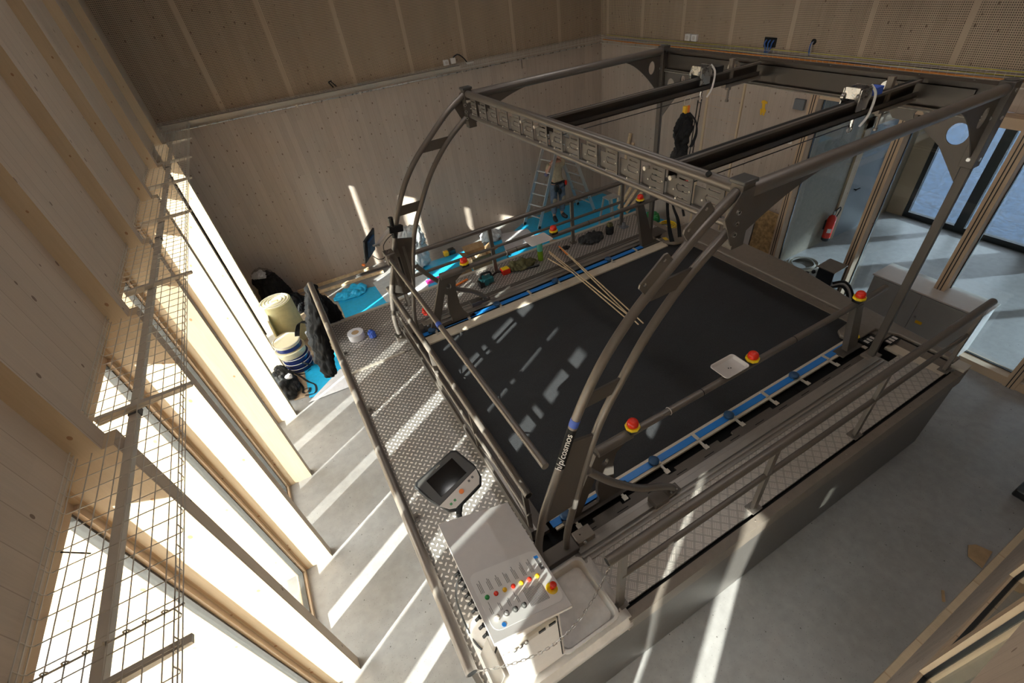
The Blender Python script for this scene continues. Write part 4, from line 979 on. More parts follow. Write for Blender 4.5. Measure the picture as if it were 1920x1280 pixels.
t = boxthing('socket_box', (3.98, 4.09, YW - .06, YW, 3.74, 3.84), 'white', 'left of two white socket boxes above the conduit on the back wall', 'socket'); G().cyl((4.035, YW - .062, 3.79), (4.035, YW - .06, 3.79), .03, 14).build('socket_face', 'white_dim', t)
t = boxthing('socket_box', (4.14, 4.25, YW - .06, YW, 3.75, 3.85), 'white', 'right white socket box with a black lead above the conduit on the back wall', 'socket'); G().tube(spline([(4.2, YW - .06, 3.86), (4.3, YW - .09, 3.90), (4.42, YW - .08, 3.82), (4.5, YW - .06, 3.72)]), .012, 8).build('lead', 'black', t)
t = boxthing('terminal_block', (4.45, 4.62, YW - .14, YW - .08, 3.70, 3.735), 'white_dim', 'pale terminal block lying on the back wall tray right of the socket boxes', 'terminal')
for i, (y, lab) in enumerate(((7.90, 'left of the two white socket boxes above the right wall tray'), (7.73, 'right of the two white socket boxes above the right wall tray'))):
    t = boxthing('socket_box', (XW - .06, XW, y - .065, y + .065, 3.76, 3.87), 'white', lab, 'socket'); G().cyl((XW - .063, y, 3.815), (XW - .06, y, 3.815), .035, 14).build('socket_face', 'white_dim', t)
t = boxthing('socket_recess', (XW - .012, XW, 5.93, 6.17, 3.76, 3.90), 'void', 'black open recess with blue cables in the drilled panels above the right wall tray', 'socket')
for k in range(3): G().tube(spline([(XW - .01, 5.98 + .07 * k, 3.86), (XW - .05, 5.98 + .07 * k, 3.82), (XW - .04, 6.0 + .05 * k, 3.75), (XW - .06, 6.02 + .03 * k, 3.68)]), .012, 6).build('blue_cable', 'cable_w', t)
t = thing('cable_outlet', (XW - .02, 5.27, 3.84), 'small round hole with blue cables hanging out above the right wall tray', 'cable'); G().cyl((XW - .008, 5.27, 3.88), (XW, 5.27, 3.88), .04, 16).build('hole_ring', 'void', t)
for k in range(2): G().tube(spline([(XW - .01, 5.27, 3.88), (XW - .05, 5.26 + .02 * k, 3.85), (XW - .05, 5.25 + .03 * k, 3.76), (XW - .06, 5.25, 3.70)]), .009, 6).build('blue_cable', 'cable_w' if k else 'cable_g', t)
t = thing('wall_clip', (1.65, YW - .05, 3.76), 'small black two-pronged clip on the back wall tray near its left end', 'clip'); g = G(); g.bar((1.60, YW - .10, 3.86), (1.66, YW - .08, 3.76), .015, .02); g.bar((1.64, YW - .10, 3.87), (1.72, YW - .08, 3.77), .015, .02); g.bar((1.60, YW - .10, 3.86), (1.66, YW - .10, 3.875), .02, .02); g.build('prongs', 'black', t)
t = thing('hanging_hook', (5.8, YB - .2, 3.4), 'thin rod hanging from the conduit on the back wall', 'hook'); G().tube([(5.75, YB - .2, 3.60), (5.75, YB - .2, 3.42)], .006, 6).build('rod', 'black', t)
# right wall fittings
XL = XR
t = thing('tape_mark', (XL - .003, 5.92, 2.7), 'mark of yellow tape strips stuck on the right wooden wall', 'tape')
g = G(); g.obox((XL - .002, 5.93, 2.86), (.0015, 0, 0), (0, .018, .10), (0, .03, -.006)); g.build('strip', 'tape_y', t)
g = G(); g.obox((XL - .004, 5.93, 2.93), (.0015, 0, 0), (0, .06, 0), (0, 0, .02)); g.build('strip', 'tape_y', t)
g = G(); g.obox((XL - .004, 5.96, 2.77), (.0015, 0, 0), (0, .012, .05), (0, .018, -.005)); g.obox((XL - .005, 5.89, 2.77), (.0015, 0, 0), (0, -.012, .05), (0, .018, .005)); g.build('strip', 'tape_y', t)
boxthing('junction_box', (XL - .05, XL, 5.14, 5.33, 2.92, 3.08), 'greybox', 'dark grey square box mounted high beside the glass wall', 'junction box')
t = boxthing('light_switch', (XL - .012, XL, 5.19, 5.27, 2.50, 2.58), 'white', 'upper of two white switch plates on the wooden wall by the glazing', 'switch'); G().box(XL - .016, XL - .012, 5.21, 5.25, 2.52, 2.56).build('rocker', 'white_dim', t)
t = boxthing('light_switch', (XL - .012, XL, 5.21, 5.30, 2.36, 2.44), 'white', 'lower white plate with a black centre on the wooden wall by the glazing', 'switch'); G().cyl((XL - .016, 5.255, 2.40), (XL - .012, 5.255, 2.40), .018, 12).build('socket_hole', 'black', t)
t = struct(G().box(XL - .02, XL, 6.42, 7.20, .3, 3.25).build('trim_50', 'wood_y', smooth=False))
g = G(); g.box(XL - .03, XL, 7.20, 7.26, 0, 3.3); g.box(XL - .024, XL, 6.38, 6.42, .3, 3.25); struct(g.build('trim_51', 'fin', smooth=False))
g = G()
for k in range(12): g.box(XL - .0215, XL - .02, 6.43, 7.19, .6 + k * .21, .606 + k * .21)
struct(g.build('trim_52', 'frame_wood', smooth=False))
# ------------------------------------------------------------------ floor coverings
def sheet(name, poly, z, mat, lab, cat, group=None, amp=.006, th=.003):
    o = thing(name, (sum(p[0] for p in poly) / len(poly), sum(p[1] for p in poly) / len(poly), 0), lab, cat, group)
    g = G(); g.prism(poly, lambda a, b, t: (a, b, t), (z, z + th)); g.build('sheet_film', mat, o, False); return o
sheet('board_floor', [(-1.19, 6.95), (-.55, 6.85), (.2, 7.1), (.3, 8.6), (-.1, 10.5), (-1.19, 10.6)], .001, 'subfloor', 'tan wooden board floor area in the corner by the last window', 'floor board')
sheet('floor_cover', [(-.66, 7.86), (-.10, 7.95), (.6, 7.6), (.7, 6.75), (.0, 6.75), (-.95, 6.85), (-.90, 7.70)], .006, 'sheet', 'bright blue floor cover beside the blue pails near the last window', 'floor cover')
sheet('floor_cover', [(.12, 8.3), (1.6, 7.9), (1.9, 9.4), (.9, 9.75), (.15, 9.9)], .006, 'sheet', 'bright blue floor cover between the black sack and the long back wall', 'floor cover')
sheet('floor_cover', [(1.9, 7.2), (5.6, 7.2), (8.0, 7.9), (7.9, 10.4), (5.4, 10.4), (4.4, 9.8), (2.0, 10.0)], .004, 'sheet', 'large blue floor cover spread behind the platform under the tall ladder', 'floor cover')
sheet('fleece', [(-.98, 6.74), (-.3, 6.70), (.5, 6.68), (.6, 7.0), (-.34, 7.28)], .012, 'whitesheet', 'white folded fleece at the edge of the blue cover by the pails', 'fleece')
sheet('fleece', [(1.02, 8.9), (1.9, 8.6), (2.2, 9.6), (1.5, 10.1), (1.0, 9.9)], .012, 'cement', 'grey fleece piece at the foot of the back wall behind the far arch', 'fleece')
sheet('fleece', [(4.1, 9.2), (5.0, 9.0), (5.1, 9.9), (4.4, 10.1)], .012, 'whitesheet', 'white fleece piece on the blue cover left of the ladder', 'fleece')
sheet('bare_strip', [(4.6, 7.4), (5.5, 7.3), (5.9, 8.6), (5.2, 9.0)], .009, 'subfloor', 'bare tan strip between blue covers behind the far walkway', 'floor strip')
t = thing('timber_batten', (.2, 10.2, 0), 'upper pale batten lying along the foot of the back wall', 'batten', None); G().bar((-.55, 10.62, .035), (1.1, 10.58, .035), .05, .06).build('batten', 'stick', t)
t = thing('timber_batten', (.3, 10.0, 0), 'lower pale batten lying in front of the other along the back wall', 'batten', None); G().bar((-.3, 10.28, .035), (1.35, 10.22, .035), .07, .05).build('batten', 'stick', t)
t = thing('steel_angle', (1.3, 10.4, 0), 'dark steel angle on the floor behind the monitor', 'profile'); G().bar((.75, 10.45, .03), (2.2, 10.4, .03), .04, .04).build('angle', 'skirt', t)
# folded blue film heap
t = thing('blue_film_heap', (.7, 9.5, 0), 'crumpled heap of blue film on the blue cover near the back wall', 'film'); blob('film', [(.45, 9.75, .01, .42, .30), (.46, 9.75, .06, .36, .24), (.50, 9.76, .10, .2, .12)], 'sheet', t, 20, .16, 9)
# ------------------------------------------------------------------ corner by the last window
bb = thing('rubbish_sack', (-.98, 10.2, 0), 'tall black bin bag stuffed with clear plastic in the corner by the window', 'rubbish bag')
blob('bag', [(-.90, 10.15, .0, .26, .24), (-.90, 10.15, .12, .31, .29), (-.94, 10.2, .4, .30, .28), (-.98, 10.25, .66, .25, .24), (-1.0, 10.25, .80, .24, .22), (-1.0, 10.25, .82, .20, .18)], 'bag', bb, 24, .07, 2)
blob('plastic_filling', [(-1.0, 10.25, .76, .20, .18), (-1.02, 10.25, .88, .20, .19), (-1.03, 10.25, .97, .12, .12)], 'film', bb, 18, .2, 3)
blob('crumpled_film', [(-1.05, 10.2, .80, .16, .15), (-1.06, 10.2, .90, .12, .10), (-1.06, 10.2, .95, .05, .05)], 'whitesheet', bb, 16, .3, 5)
b2 = thing('rubbish_sack', (-.62, 10.0, 0), 'smaller black bag slumped right of the tall bin bag', 'rubbish bag'); blob('bag', [(-.60, 9.82, .0, .20, .17), (-.60, 9.84, .15, .23, .2), (-.66, 9.9, .34, .15, .14), (-.70, 9.92, .42, .05, .05)], 'bag', b2, 20, .08, 6)
ro = thing('insulation_roll', (-.90, 8.85, 0), 'upright cream felt roll with spiral end standing behind the blue pails', 'roll')
g = G(); q = []
for i in range(90):
    a = i * .30; rr = .04 + .0052 * i / 1.9; q.append((rr * math.cos(a), rr * math.sin(a)))
n = len(q); vs = [(-.90 + a, 8.86 + b, z) for z in (.01, .88) for a, b in q]; g.add(vs, [(i, i + 1, n + i + 1, n + i) for i in range(n - 1)]); o_ = g.build('felt', 'cream_roll', ro); mm = o_.modifiers.new('s', 'SOLIDIFY'); mm.thickness = .009
g = G(); g.lathe((-.90, 8.86, .01), [(.285, 0), (.287, .02), (.287, .85), (.28, .872), (.26, .872)], 28); g.build('outer_wrap', 'cream_roll', ro)
g = G()
for rr in (.25, .19, .13): g.tube([(-.90 + rr * math.cos(a), 8.86 + rr * math.sin(a), .885) for a in [i * PI / 12 for i in range(24)]], .010, 6, closed=True)
g.build('edge_layers', 'foam', ro); G().box(-.96, -.85, 8.83, 8.88, .885, .892).build('core_slot', 'card', ro)
pb_ = thing('foam_board', (-1.1, 8.8, 0), 'cream foam board leaning behind the felt roll against the fin', 'board'); g = G(); g.obox((-1.13, 8.62, .38), (.015, .0, .0), (.0, .19, .0), (0.02, 0, .37)); g.build('board', 'cream_roll', pb_); g = G(); g.obox((-1.112, 8.62, .76), (.017, 0, 0), (0, .195, 0), (0, 0, .006)); g.build('board_edge', 'foam', pb_)
def pail(name, x, y, z, r_, h, mats, lab, tilt=0):
    t = thing(name, (x, y, z), lab, 'pail'); G().lathe((x, y, z), [(r_ * .90, 0), (r_ * .92, .01), (r_ * .99, h - .01), (r_, h)], 28).build('tub', mats[0], t)
    g = G(); g.lathe((x, y, z + h), [(r_ * 1.03, -.012), (r_ * 1.05, 0), (r_ * 1.04, .014), (r_ * .96, .016), (r_ * .93, .008), (r_ * .4, .008)], 28); g.build('lid', mats[1], t); return t
px_, py_ = -.93, 7.86
for k, (lab) in enumerate(('lowest navy blue pail of the stack by the last window', 'second navy blue pail from the bottom of the stack by the window', 'third navy blue pail up in the stack by the window')):
    t = thing('paint_pail', (px_ + .006 * k, py_, .105 * k), lab, 'pail'); z_ = .105 * k
    G().lathe((px_ + .006 * k, py_, z_), [(.215, 0), (.222, .008), (.232, .09), (.234, .102)], 30).build('tub', 'tin', t)
    G().lathe((px_ + .006 * k, py_, z_ + .088), [(.236, 0), (.241, .003), (.241, .009), (.236, .012)], 30).build('rim', 'white_dim', t)
def wide_pail(x, y, z, r_, h, m1, m2, lab, band=None):
    t = thing('paint_pail', (x, y, z), lab, 'pail'); G().lathe((x, y, z), [(r_ * .95, 0), (r_ * .97, .01), (r_, h - .01), (r_, h)], 30).build('tub', m1, t)
    G().lathe((x, y, z + h), [(r_ * 1.02, -.02), (r_ * 1.05, -.015), (r_ * 1.05, .004), (r_ * .98, .008), (r_ * .93, -.002), (r_ * .5, -.002)], 30).build('lid', m2, t)
    if band: G().lathe((x, y, z + .01), [(r_ * .985, 0), (r_ * .99, .001), (r_ * 1.004, h * .55), (r_ * .99, h * .56)], 30).build('printed_band', band, t)
wide_pail(px_ - .02, py_ + .02, .32, .245, .12, 'pale_tin', 'pale_tin', 'cream pail above the navy pails in the stack')
wide_pail(px_ - .02, py_ + .03, .45, .225, .14, 'pale_tin', 'lid', 'topmost pail of the stack, cream with a navy band under a beige lid', 'tin')
wide_pail(-1.0, 8.36, 0, .13, .40, 'pale_tin', 'lid', 'slim cream pail standing behind the navy pail stack')
t = thing('paper_roll', (-.60, 8.35, 0), 'white paper roll standing behind the pail stack', 'roll'); G().lathe((-.58, 8.32, 0), [(.07, 0), (.07, .34), (.02, .34), (.02, .33)], 20).build('roll', 'whitesheet', t)
bk = thing('backpack', (-.98, 7.35, 0), 'dark grey backpack with black straps lying behind the window fin', 'backpack')
blob('pack', [(-1.22, 7.35, .0, .15, .38), (-1.22, 7.36, .06, .18, .42), (-1.24, 7.40, .18, .15, .40), (-1.27, 7.46, .28, .09, .30), (-1.28, 7.50, .32, .03, .14)], 'maroon', bk, 26, .06, 8)
blob('front_pocket', [(-1.08, 7.30, .02, .05, .22), (-1.07, 7.30, .10, .06, .24), (-1.10, 7.32, .18, .03, .14)], 'cloth', bk, 18, .08, 28)
for pts in ([(-1.10, 7.50, .25), (-1.0, 7.45, .12), (-.90, 7.3, .02), (-.80, 7.12, .015), (-.84, 6.92, .015), (-1.0, 6.95, .02)], [(-.85, 7.5, .3), (-.74, 7.6, .10), (-.66, 7.75, .03), (-.6, 7.82, .02)], [(-1.1, 7.42, .2), (-1.0, 7.2, .03), (-1.02, 7.05, .02), (-.94, 7.0, .03), (-.90, 7.1, .02), (-1.0, 7.12, .02)], [(-1.02, 7.45, .15), (-.92, 7.55, .02), (-.80, 7.62, .015)]): strap(pts, .035, 'strap', 'cloth', bk)
blob('paper_ball', [(-1.12, 7.30, .22, .05, .05), (-1.12, 7.30, .26, .07, .07), (-1.12, 7.30, .30, .04, .04)], 'whitesheet', bk, 12, .3, 10)
# black sack over the left guard rail end
sk = thing('rubbish_sack', (-.2, 5.95, .2), 'black plastic sack draped over the far end of the left guard rail', 'rubbish bag')
blob('bag', [(-.42, 6.05, .88, .06, .12), (-.42, 6.1, .95, .12, .22), (-.40, 6.25, 1.1, .12, .26), (-.36, 6.36, 1.36, .14, .30), (-.28, 6.42, 1.6, .16, .28), (-.21, 6.44, 1.85, .12, .20), (-.17, 6.42, 2.05, .08, .16), (-.15, 6.36, 2.17, .05, .08)], 'bag', sk, 30, .10, 12)
blob('hanging_fold', [(-.05, 6.72, 1.05, .06, .05), (-.05, 6.76, 1.2, .14, .10), (-.08, 6.74, 1.5, .17, .12), (-.12, 6.6, 1.8, .10, .10), (-.14, 6.5, 1.95, .04, .05)], 'bag', sk, 20, .12, 30)
strap([(-.35, 6.4, 1.6), (-.50, 6.5, 1.62), (-.58, 6.48, 1.52), (-.62, 6.5, 1.42)], .07, 'torn_flap', 'bag', sk)
# ------------------------------------------------------------------ things on the left walkway
t = thing('masking_roll', (.13, 6.05, 1.315), 'white roll of printed tape lying on the left walkway', 'tape roll'); g = G(); n = 28; prof = [(.055, 0), (.055, .10), (.115, .10), (.115, 0)]; vs = []
for a, z in prof: vs += [(.13 + a * math.cos(2 * PI * k / n), 6.05 + a * math.sin(2 * PI * k / n), 1.315 + z) for k in range(n)]
g.add(vs, [(i * n + k, i * n + (k + 1) % n, ((i + 1) % 4) * n + (k + 1) % n, ((i + 1) % 4) * n + k) for i in range(4) for k in range(n)]); g.build('roll', 'whitesheet', t)
G().lathe((.13, 6.05, 1.33), [(.050, 0), (.054, .0), (.054, .083), (.050, .083)], 20).build('core', 'card', t)
t = thing('protective_cup', (.33, 5.92, 1.315), 'small violet blue crumpled wrapper beside the white tape roll', 'wrapper'); blob('wrap', [(.33, 5.9, 1.317, .05, .07), (.33, 5.93, 1.37, .055, .05), (.33, 5.95, 1.42, .045, .04)], 'blue_tape', t, 14, .12, 13)
# ------------------------------------------------------------------ tools on the far walkway
t = thing('drill_machine', (2.35, 6.2, 1.31), 'teal power planer with a long dark hose lying on the far walkway', 'power tool')
g = G(); g.box(2.22, 2.44, 6.10, 6.24, 1.33, 1.43); g.cyl((2.30, 6.08, 1.38), (2.30, 6.26, 1.38), .06, 14); g.build('tool_body', 'teal', t, bevel=.015)
g = G(); g.tube(spline([(2.24, 6.17, 1.42), (2.26, 6.17, 1.50), (2.40, 6.17, 1.50), (2.43, 6.17, 1.43)]), .018, 10); g.box(2.18, 2.26, 6.08, 6.20, 1.315, 1.40); g.build('handle', 'black', t)
G().tube(spline([(2.44, 6.2, 1.38), (2.62, 6.30, 1.36), (2.85, 6.2, 1.33), (3.15, 6.12, 1.33), (3.3, 6.10, 1.33)]), .018, 10).build('hose', 'black', t)
t = thing('work_jacket', (3.05, 6.3, 1.31), 'bundled olive green cloth on the far walkway', 'cloth'); blob('cloth', [(3.05, 6.28, 1.315, .30, .17), (3.05, 6.28, 1.36, .28, .15), (3.03, 6.29, 1.41, .18, .09), (3.0, 6.29, 1.43, .05, .03)], 'olive', t, 26, .16, 14)
t = thing('screw_box', (2.72, 6.28, 1.31), 'small red and yellow box left of the olive cloth', 'box'); G().box(2.66, 2.80, 6.20, 6.32, 1.312, 1.40).build('box', 'red', t, bevel=.006); G().box(2.67, 2.79, 6.21, 6.31, 1.40, 1.408).build('label', 'yellow', t)
t = thing('spray_bottle', (3.42, 6.25, 1.31), 'lime green bottle with mint cap standing on the far walkway', 'bottle'); G().lathe((3.42, 6.25, 1.312), [(.045, 0), (.05, .02), (.05, .16), (.045, .18)], 20).build('bottle_body', 'lime', t); G().lathe((3.42, 6.25, 1.492), [(.045, 0), (.05, .01), (.05, .13), (.03, .16), (.012, .165)], 20).build('cap', 'mint', t)
sp = [((3.86, 6.34, 1.34), (3.55, 3.84, 1.305), 'stick with an orange painted end'), ((3.86, 6.26, 1.34), (3.62, 3.82, 1.305), 'rightmost long pale stick ending nearest the arch'), ((3.60, 6.25, 1.34), (3.50, 3.95, 1.305), 'middle long pale stick'), ((3.63, 6.3, 1.36), (3.56, 4.02, 1.32), 'long pale stick lying on top of its neighbours'), ((3.48, 6.1, 1.335), (3.55, 5.42, 1.38), 'short pale stick')]
for i, (a, b, lab) in enumerate(sp):
    t = thing('wooden_stick', a, lab + ' lying across the black belt' if i != 4 else 'short pale stick lying beside the green bottle on the far walkway', 'stick', 'pale wooden sticks across the belt')
    a, b = Vector(a), Vector(b); a.z = 1.385; m_ = a.lerp(b, .45); G().bar(a, b, .016, .010).build('rod', 'stick', t)
    if i == 0: d = (b - a).normalized(); G().bar(a, a + d * .35, .018, .012).build('painted_end', 'orange', t)
t = thing('work_gloves', (4.5, 6.3, 1.31), 'dark grey crumpled cloth with gloves on the far walkway', 'cloth'); blob('cloth', [(4.5, 6.25, 1.315, .28, .16), (4.5, 6.25, 1.36, .24, .13), (4.53, 6.3, 1.42, .13, .08), (4.55, 6.3, 1.45, .04, .03)], 'maroon', t, 24, .2, 15)
t = thing('tool_pouch', (4.92, 6.28, 1.31), 'small dark green canister next to the dark cloth on the far walkway', 'canister'); G().lathe((4.92, 6.26, 1.312), [(.07, 0), (.075, .02), (.075, .12), (.06, .14)], 18).build('pot', 'cloth', t); blob('lid_cloth', [(4.92, 6.26, 1.44, .07, .07), (4.92, 6.26, 1.50, .06, .06), (4.92, 6.26, 1.53, .03, .03)], 'olive', t, 12, .1, 16)
t = thing('pliers', (3.95, 6.28, 1.31), 'black hand tool lying right of the sticks', 'tool'); blob('tool', [(3.95, 6.3, 1.314, .12, .05), (3.95, 6.3, 1.35, .10, .04), (3.95, 6.3, 1.37, .03, .02)], 'black', t, 16, .3, 17)
t = thing('foot_bracket', (5.25, 6.3, 1.31), 'small blue grey bracket at the end of the far walkway', 'bracket'); g = G(); g.box(5.2, 5.34, 6.22, 6.36, 1.312, 1.33); g.cyl((5.27, 6.29, 1.33), (5.27, 6.29, 1.40), .03, 10); g.build('bracket', 'greybox', t)
t = thing('red_rag', (1.25, 6.1, 1.31), 'red and white rag on the far walkway behind the front stanchion', 'rag'); blob('rag', [(1.2, 6.0, 1.315, .07, .12), (1.2, 6.02, 1.35, .06, .1), (1.21, 6.05, 1.37, .02, .03)], 'red', t, 14, .25, 18)
t = thing('orange_cutter', (1.95, 6.35, 1.31), 'orange handled cutter lying left of the teal tool', 'cutter'); G().bar((1.86, 6.42, 1.325), (2.12, 6.48, 1.325), .035, .025).build('handle', 'orange', t, bevel=.006)
# ------------------------------------------------------------------ behind the far walkway
t = thing('cardboard_box', (3.35, 9.1, 0), 'open cardboard box with packing paper behind the far guard rail', 'box')
g = G(); g.box(3.1, 3.6, 8.85, 8.86, 0, .3); g.box(3.1, 3.6, 9.25, 9.26, 0, .3); g.box(3.1, 3.11, 8.86, 9.25, 0, .3); g.box(3.59, 3.6, 8.86, 9.25, 0, .3); g.box(3.11, 3.59, 8.86, 9.25, 0, .01); g.build('box_walls', 'card', t)
for c_, ax_, ay_ in (((3.35, 8.78, .34), (.25, 0, 0), (0, .08, -.04)), ((3.35, 9.33, .34), (.25, 0, 0), (0, .08, .04)), ((3.02, 9.05, .33), (.08, 0, -.03), (0, .2, 0)), ((3.68, 9.05, .33), (.08, 0, .03), (0, .2, 0))):
    g = G(); g.obox(c_, ax_, ay_, (0, 0, .003)); g.build('flap', 'card', t)
blob('packing_paper', [(3.35, 9.05, .05, .2, .16), (3.35, 9.05, .2, .2, .15), (3.36, 9.05, .28, .1, .08)], 'stick', t, 16, .2, 20)
t = thing('cardboard_box', (2.75, 8.8, 0), 'brown flattened box standing left of the open cardboard box', 'box'); g = G(); g.obox((2.85, 8.75, .15), (.17, .06, 0), (0, .01, .0), (0, .05, .15)); g.build('panel', 'card', t)
t = thing('magenta_bucket', (2.45, 8.7, 0), 'magenta tub with a reddish brown inside behind the far red button', 'bucket'); G().lathe((2.5, 8.7, 0), [(.12, 0), (.15, .2), (.155, .25), (.14, .25), (.12, .1)], 20).build('tub', 'pink', t); G().box(2.0, 2.35, 9.0, 9.1, .0, .06).build('magenta_strip', 'pink', t)
t = thing('tape_machine', (2.85, 9.95, 0), 'small black and yellow laser tool on the blue cover by the back wall', 'tool'); G().box(2.92, 3.1, 9.9, 10.05, .01, .14).build('tool_body', 'black', t, bevel=.02); G().box(2.80, 2.92, 9.9, 10.02, .01, .13).build('yellow_shell', 'tape_y', t, bevel=.02)
t = thing('cement_sack', (2.1, 10.0, 0), 'large grey white printed carrier sack standing at the back wall', 'sack')
blob('sack', [(2.1, 9.9, .0, .30, .20), (2.1, 9.9, .15, .34, .23), (2.12, 9.95, .5, .33, .2), (2.16, 10.0, .85, .28, .12), (2.2, 10.02, 1.0, .22, .05)], 'cement', t, 22, .05, 21)
text('sack_lettering', 'TIKECA', .14, frame_mtx((1.93, 9.66, .62), (1, .0, 0), (0, .15, 1)), 'ink', t, .002)
t = thing('film_bundle', (4.0, 9.9, 0), 'clear blue white plastic bundle on the blue cover at the back wall', 'film'); blob('film', [(4.1, 9.95, .01, .30, .2), (4.1, 9.97, .15, .28, .18), (4.1, 10.0, .28, .15, .1)], 'cement', t, 20, .15, 22)
t = thing('styrofoam_bag', (1.55, 8.2, 0), 'pale grey plastic sack on the floor behind the far arch', 'sack'); blob('sack', [(1.35, 7.9, .01, .3, .2), (1.35, 7.95, .2, .3, .2), (1.35, 8.0, .35, .15, .1)], 'cement', t, 20, .1, 23)
# leaning timber by the corner
for i, (y, h, lab) in enumerate(((9.50, 1.75, 'taller of the timber battens leaning in the back corner'), (9.38, 1.55, 'shorter timber batten leaning right of the taller one in the corner'))):
    t = thing('leaning_batten', (7.9, y, 0), lab, 'batten'); G().bar((7.70, y - .02, .02), (8.06, y, h), .07, .04).build('batten', 'stick', t)
t = thing('plank_stack', (7.6, 8.9, 0), 'short planks leaning on the wall behind the small stepladder', 'planks')
for k in range(3): G().bar((7.55, 9.25 - .16 * k, .02), (8.05, 9.15 - .16 * k, .75 - .1 * k), .10, .03).build('plank', 'stick', t)
t = thing('white_board', (8.0, 5.75, 0), 'white panel leaning against the wooden wall beside the chipboard', 'board'); g = G(); g.obox((8.03, 5.72, .50), (.012, 0, 0), (0, .19, 0), (.03, 0, .5)); g.build('panel', 'white_dim', t)
t = thing('chipboard_sheet', (8.0, 5.2, 0), 'brown chipboard sheet leaning against the wall next to the glazing', 'board'); g = G(); g.obox((8.02, 5.22, .56), (.012, 0, 0), (0, .27, 0), (.03, 0, .56)); g.build('board', 'osb', t)
# green reel and yellow hose
t = thing('hose_reel', (7.75, 8.0, 0), 'dark green cable reel with a loose yellow hose on the floor by the right wall', 'hose')
blob('reel', [(7.7, 8.1, .0, .16, .18), (7.7, 8.1, .12, .20, .20), (7.7, 8.1, .25, .12, .14), (7.7, 8.1, .29, .04, .05)], 'green', t, 16, .12, 24)
rnd = random.Random(5)
for k in range(5):
    cx_, cy_ = 7.72 + rnd.uniform(-.05, .05), 7.6 + rnd.uniform(-.05, .05); rr = .17 + rnd.uniform(-.04, .05)
    G().tube([(cx_ + rr * math.cos(a), cy_ + rr * 1.1 * math.sin(a), .03 + .025 * k) for a in [i * PI / 10 for i in range(20)]], .013, 8, closed=True).build('hose_loop', 'yellow', t)
# ------------------------------------------------------------------ grey cabinet, coil, black box at the glass wall
cb_ = thing('sideboard', (7.88, 2.2, 0), 'low light grey two-door cabinet standing in front of the glass wall', 'cabinet')
G().box(7.62, 8.10, 1.48, 2.92, .0, .96).build('carcass', 'white_dim', cb_, bevel=.004)
G().box(7.60, 8.12, 1.46, 2.94, .96, .985).build('top', 'white_dim', cb_, bevel=.003)
for a, b, k in ((1.49, 2.195, 0), (2.205, 2.91, 1)):
    d_ = G().box(7.600, 7.618, a, b, .02, .95).build('door', 'greydoor', cb_, bevel=.002)
    if k == 0:
        q = G(); q.cyl((7.585, 2.15, .60), (7.60, 2.15, .60), .012, 10); q.build('lock', 'chrome', d_); q = G(); q.box(7.597, 7.6, 2.03, 2.12, .50, .55); q.build('sticker', 'tape_y', d_)
t = thing('cable_coil', (8.58, 4.60, 0), 'coil of pale grey hose lying on the vestibule floor', 'coil')
rnd = random.Random(3)
for k in range(8):
    rr = .33 - .015 * k + rnd.uniform(-.01, .01); ox, oy = rnd.uniform(-.015, .015), rnd.uniform(-.015, .015)
    G().tube([(8.58 + ox + rr * math.cos(a), 4.60 + oy + rr * .95 * math.sin(a), .02 + .014 * (k % 4) + .01 * math.sin(3 * a + k)) for a in [i * PI / 16 for i in range(32)]], .013, 8, closed=True).build('loop', 'cable_g' if k % 2 else 'lid', t)
t = thing('black_equipment_box', (7.35, 3.75, 0), 'black metal box with grey open lid behind the belt end', 'equipment box')
g = G(); g.box(7.42, 7.72, 3.41, 3.69, .0, .84); g.build('box', 'black', t, bevel=.006)
g = G(); g.obox((7.56, 3.55, .856), (.17, 0, .01), (0, .16, .0), (0, 0, .008)); g.build('lid', 'taupe', t)
g = G(); g.ball((7.40, 3.74, .72), .035, 10); g.build('handle_knob', 'black', t); g = G(); g.cyl((7.38, 3.84, .60), (7.38, 3.84, .67), .04, 12); g.build('connector', 'black', t)
for k in range(3): G().tube(spline([(7.46, 3.40, .55 + .04 * k), (7.50 + .03 * k, 3.24, .62 + .03 * k), (7.50 + .04 * k, 3.10 - .02 * k, .45), (7.46 + .03 * k, 3.06 - .02 * k, .05)]), .022, 8).build('hose', 'black' if k != 1 else 'cable_g', t)
t = thing('plastic_bag', (7.6, 3.3, 0), 'clear plastic bag beside the black box at the glass wall', 'bag'); blob('bag', [(7.66, 3.20, .0, .12, .10), (7.68, 3.20, .2, .13, .10), (7.70, 3.20, .36, .07, .06)], 'film', t, 16, .2, 26)
fe = thing('fire_extinguisher', (9.62, 4.85, .05), 'red fire extinguisher hanging on the pale vestibule wall', 'fire extinguisher')
ex, ey = 9.62, 4.86
G().lathe((ex, ey, .20), [(.080, 0), (.083, .02), (.083, .40), (.072, .45), (.035, .49), (.025, .50)], 24).build('cylinder', 'red', fe)
G().lathe((ex, ey, .13), [(.070, 0), (.085, .02), (.085, .07), (.083, .072)], 24).build('base_boot', 'black', fe)
g = G(); g.tube([(ex + .084 * math.cos(a), ey + .084 * math.sin(a), .48) for a in [PI * 1.15 + i * .1 for i in range(8)]], .001, 4)
g = G(); vs = []
for z in (.33, .42): vs += [(ex + .0845 * math.cos(PI * 1.08 + i * .12), ey + .0845 * math.sin(PI * 1.08 + i * .12), z) for i in range(9)]
g.add(vs, [(i, i + 1, 10 + i, 9 + i) for i in range(8)]); g.build('label', 'print', fe)
g = G(); g.cyl((ex, ey, .70), (ex, ey, .76), .025, 12); g.bar((ex - .05, ey - .01, .78), (ex + .05, ey + .01, .76), .02, .015); g.build('valve', 'chrome', fe)
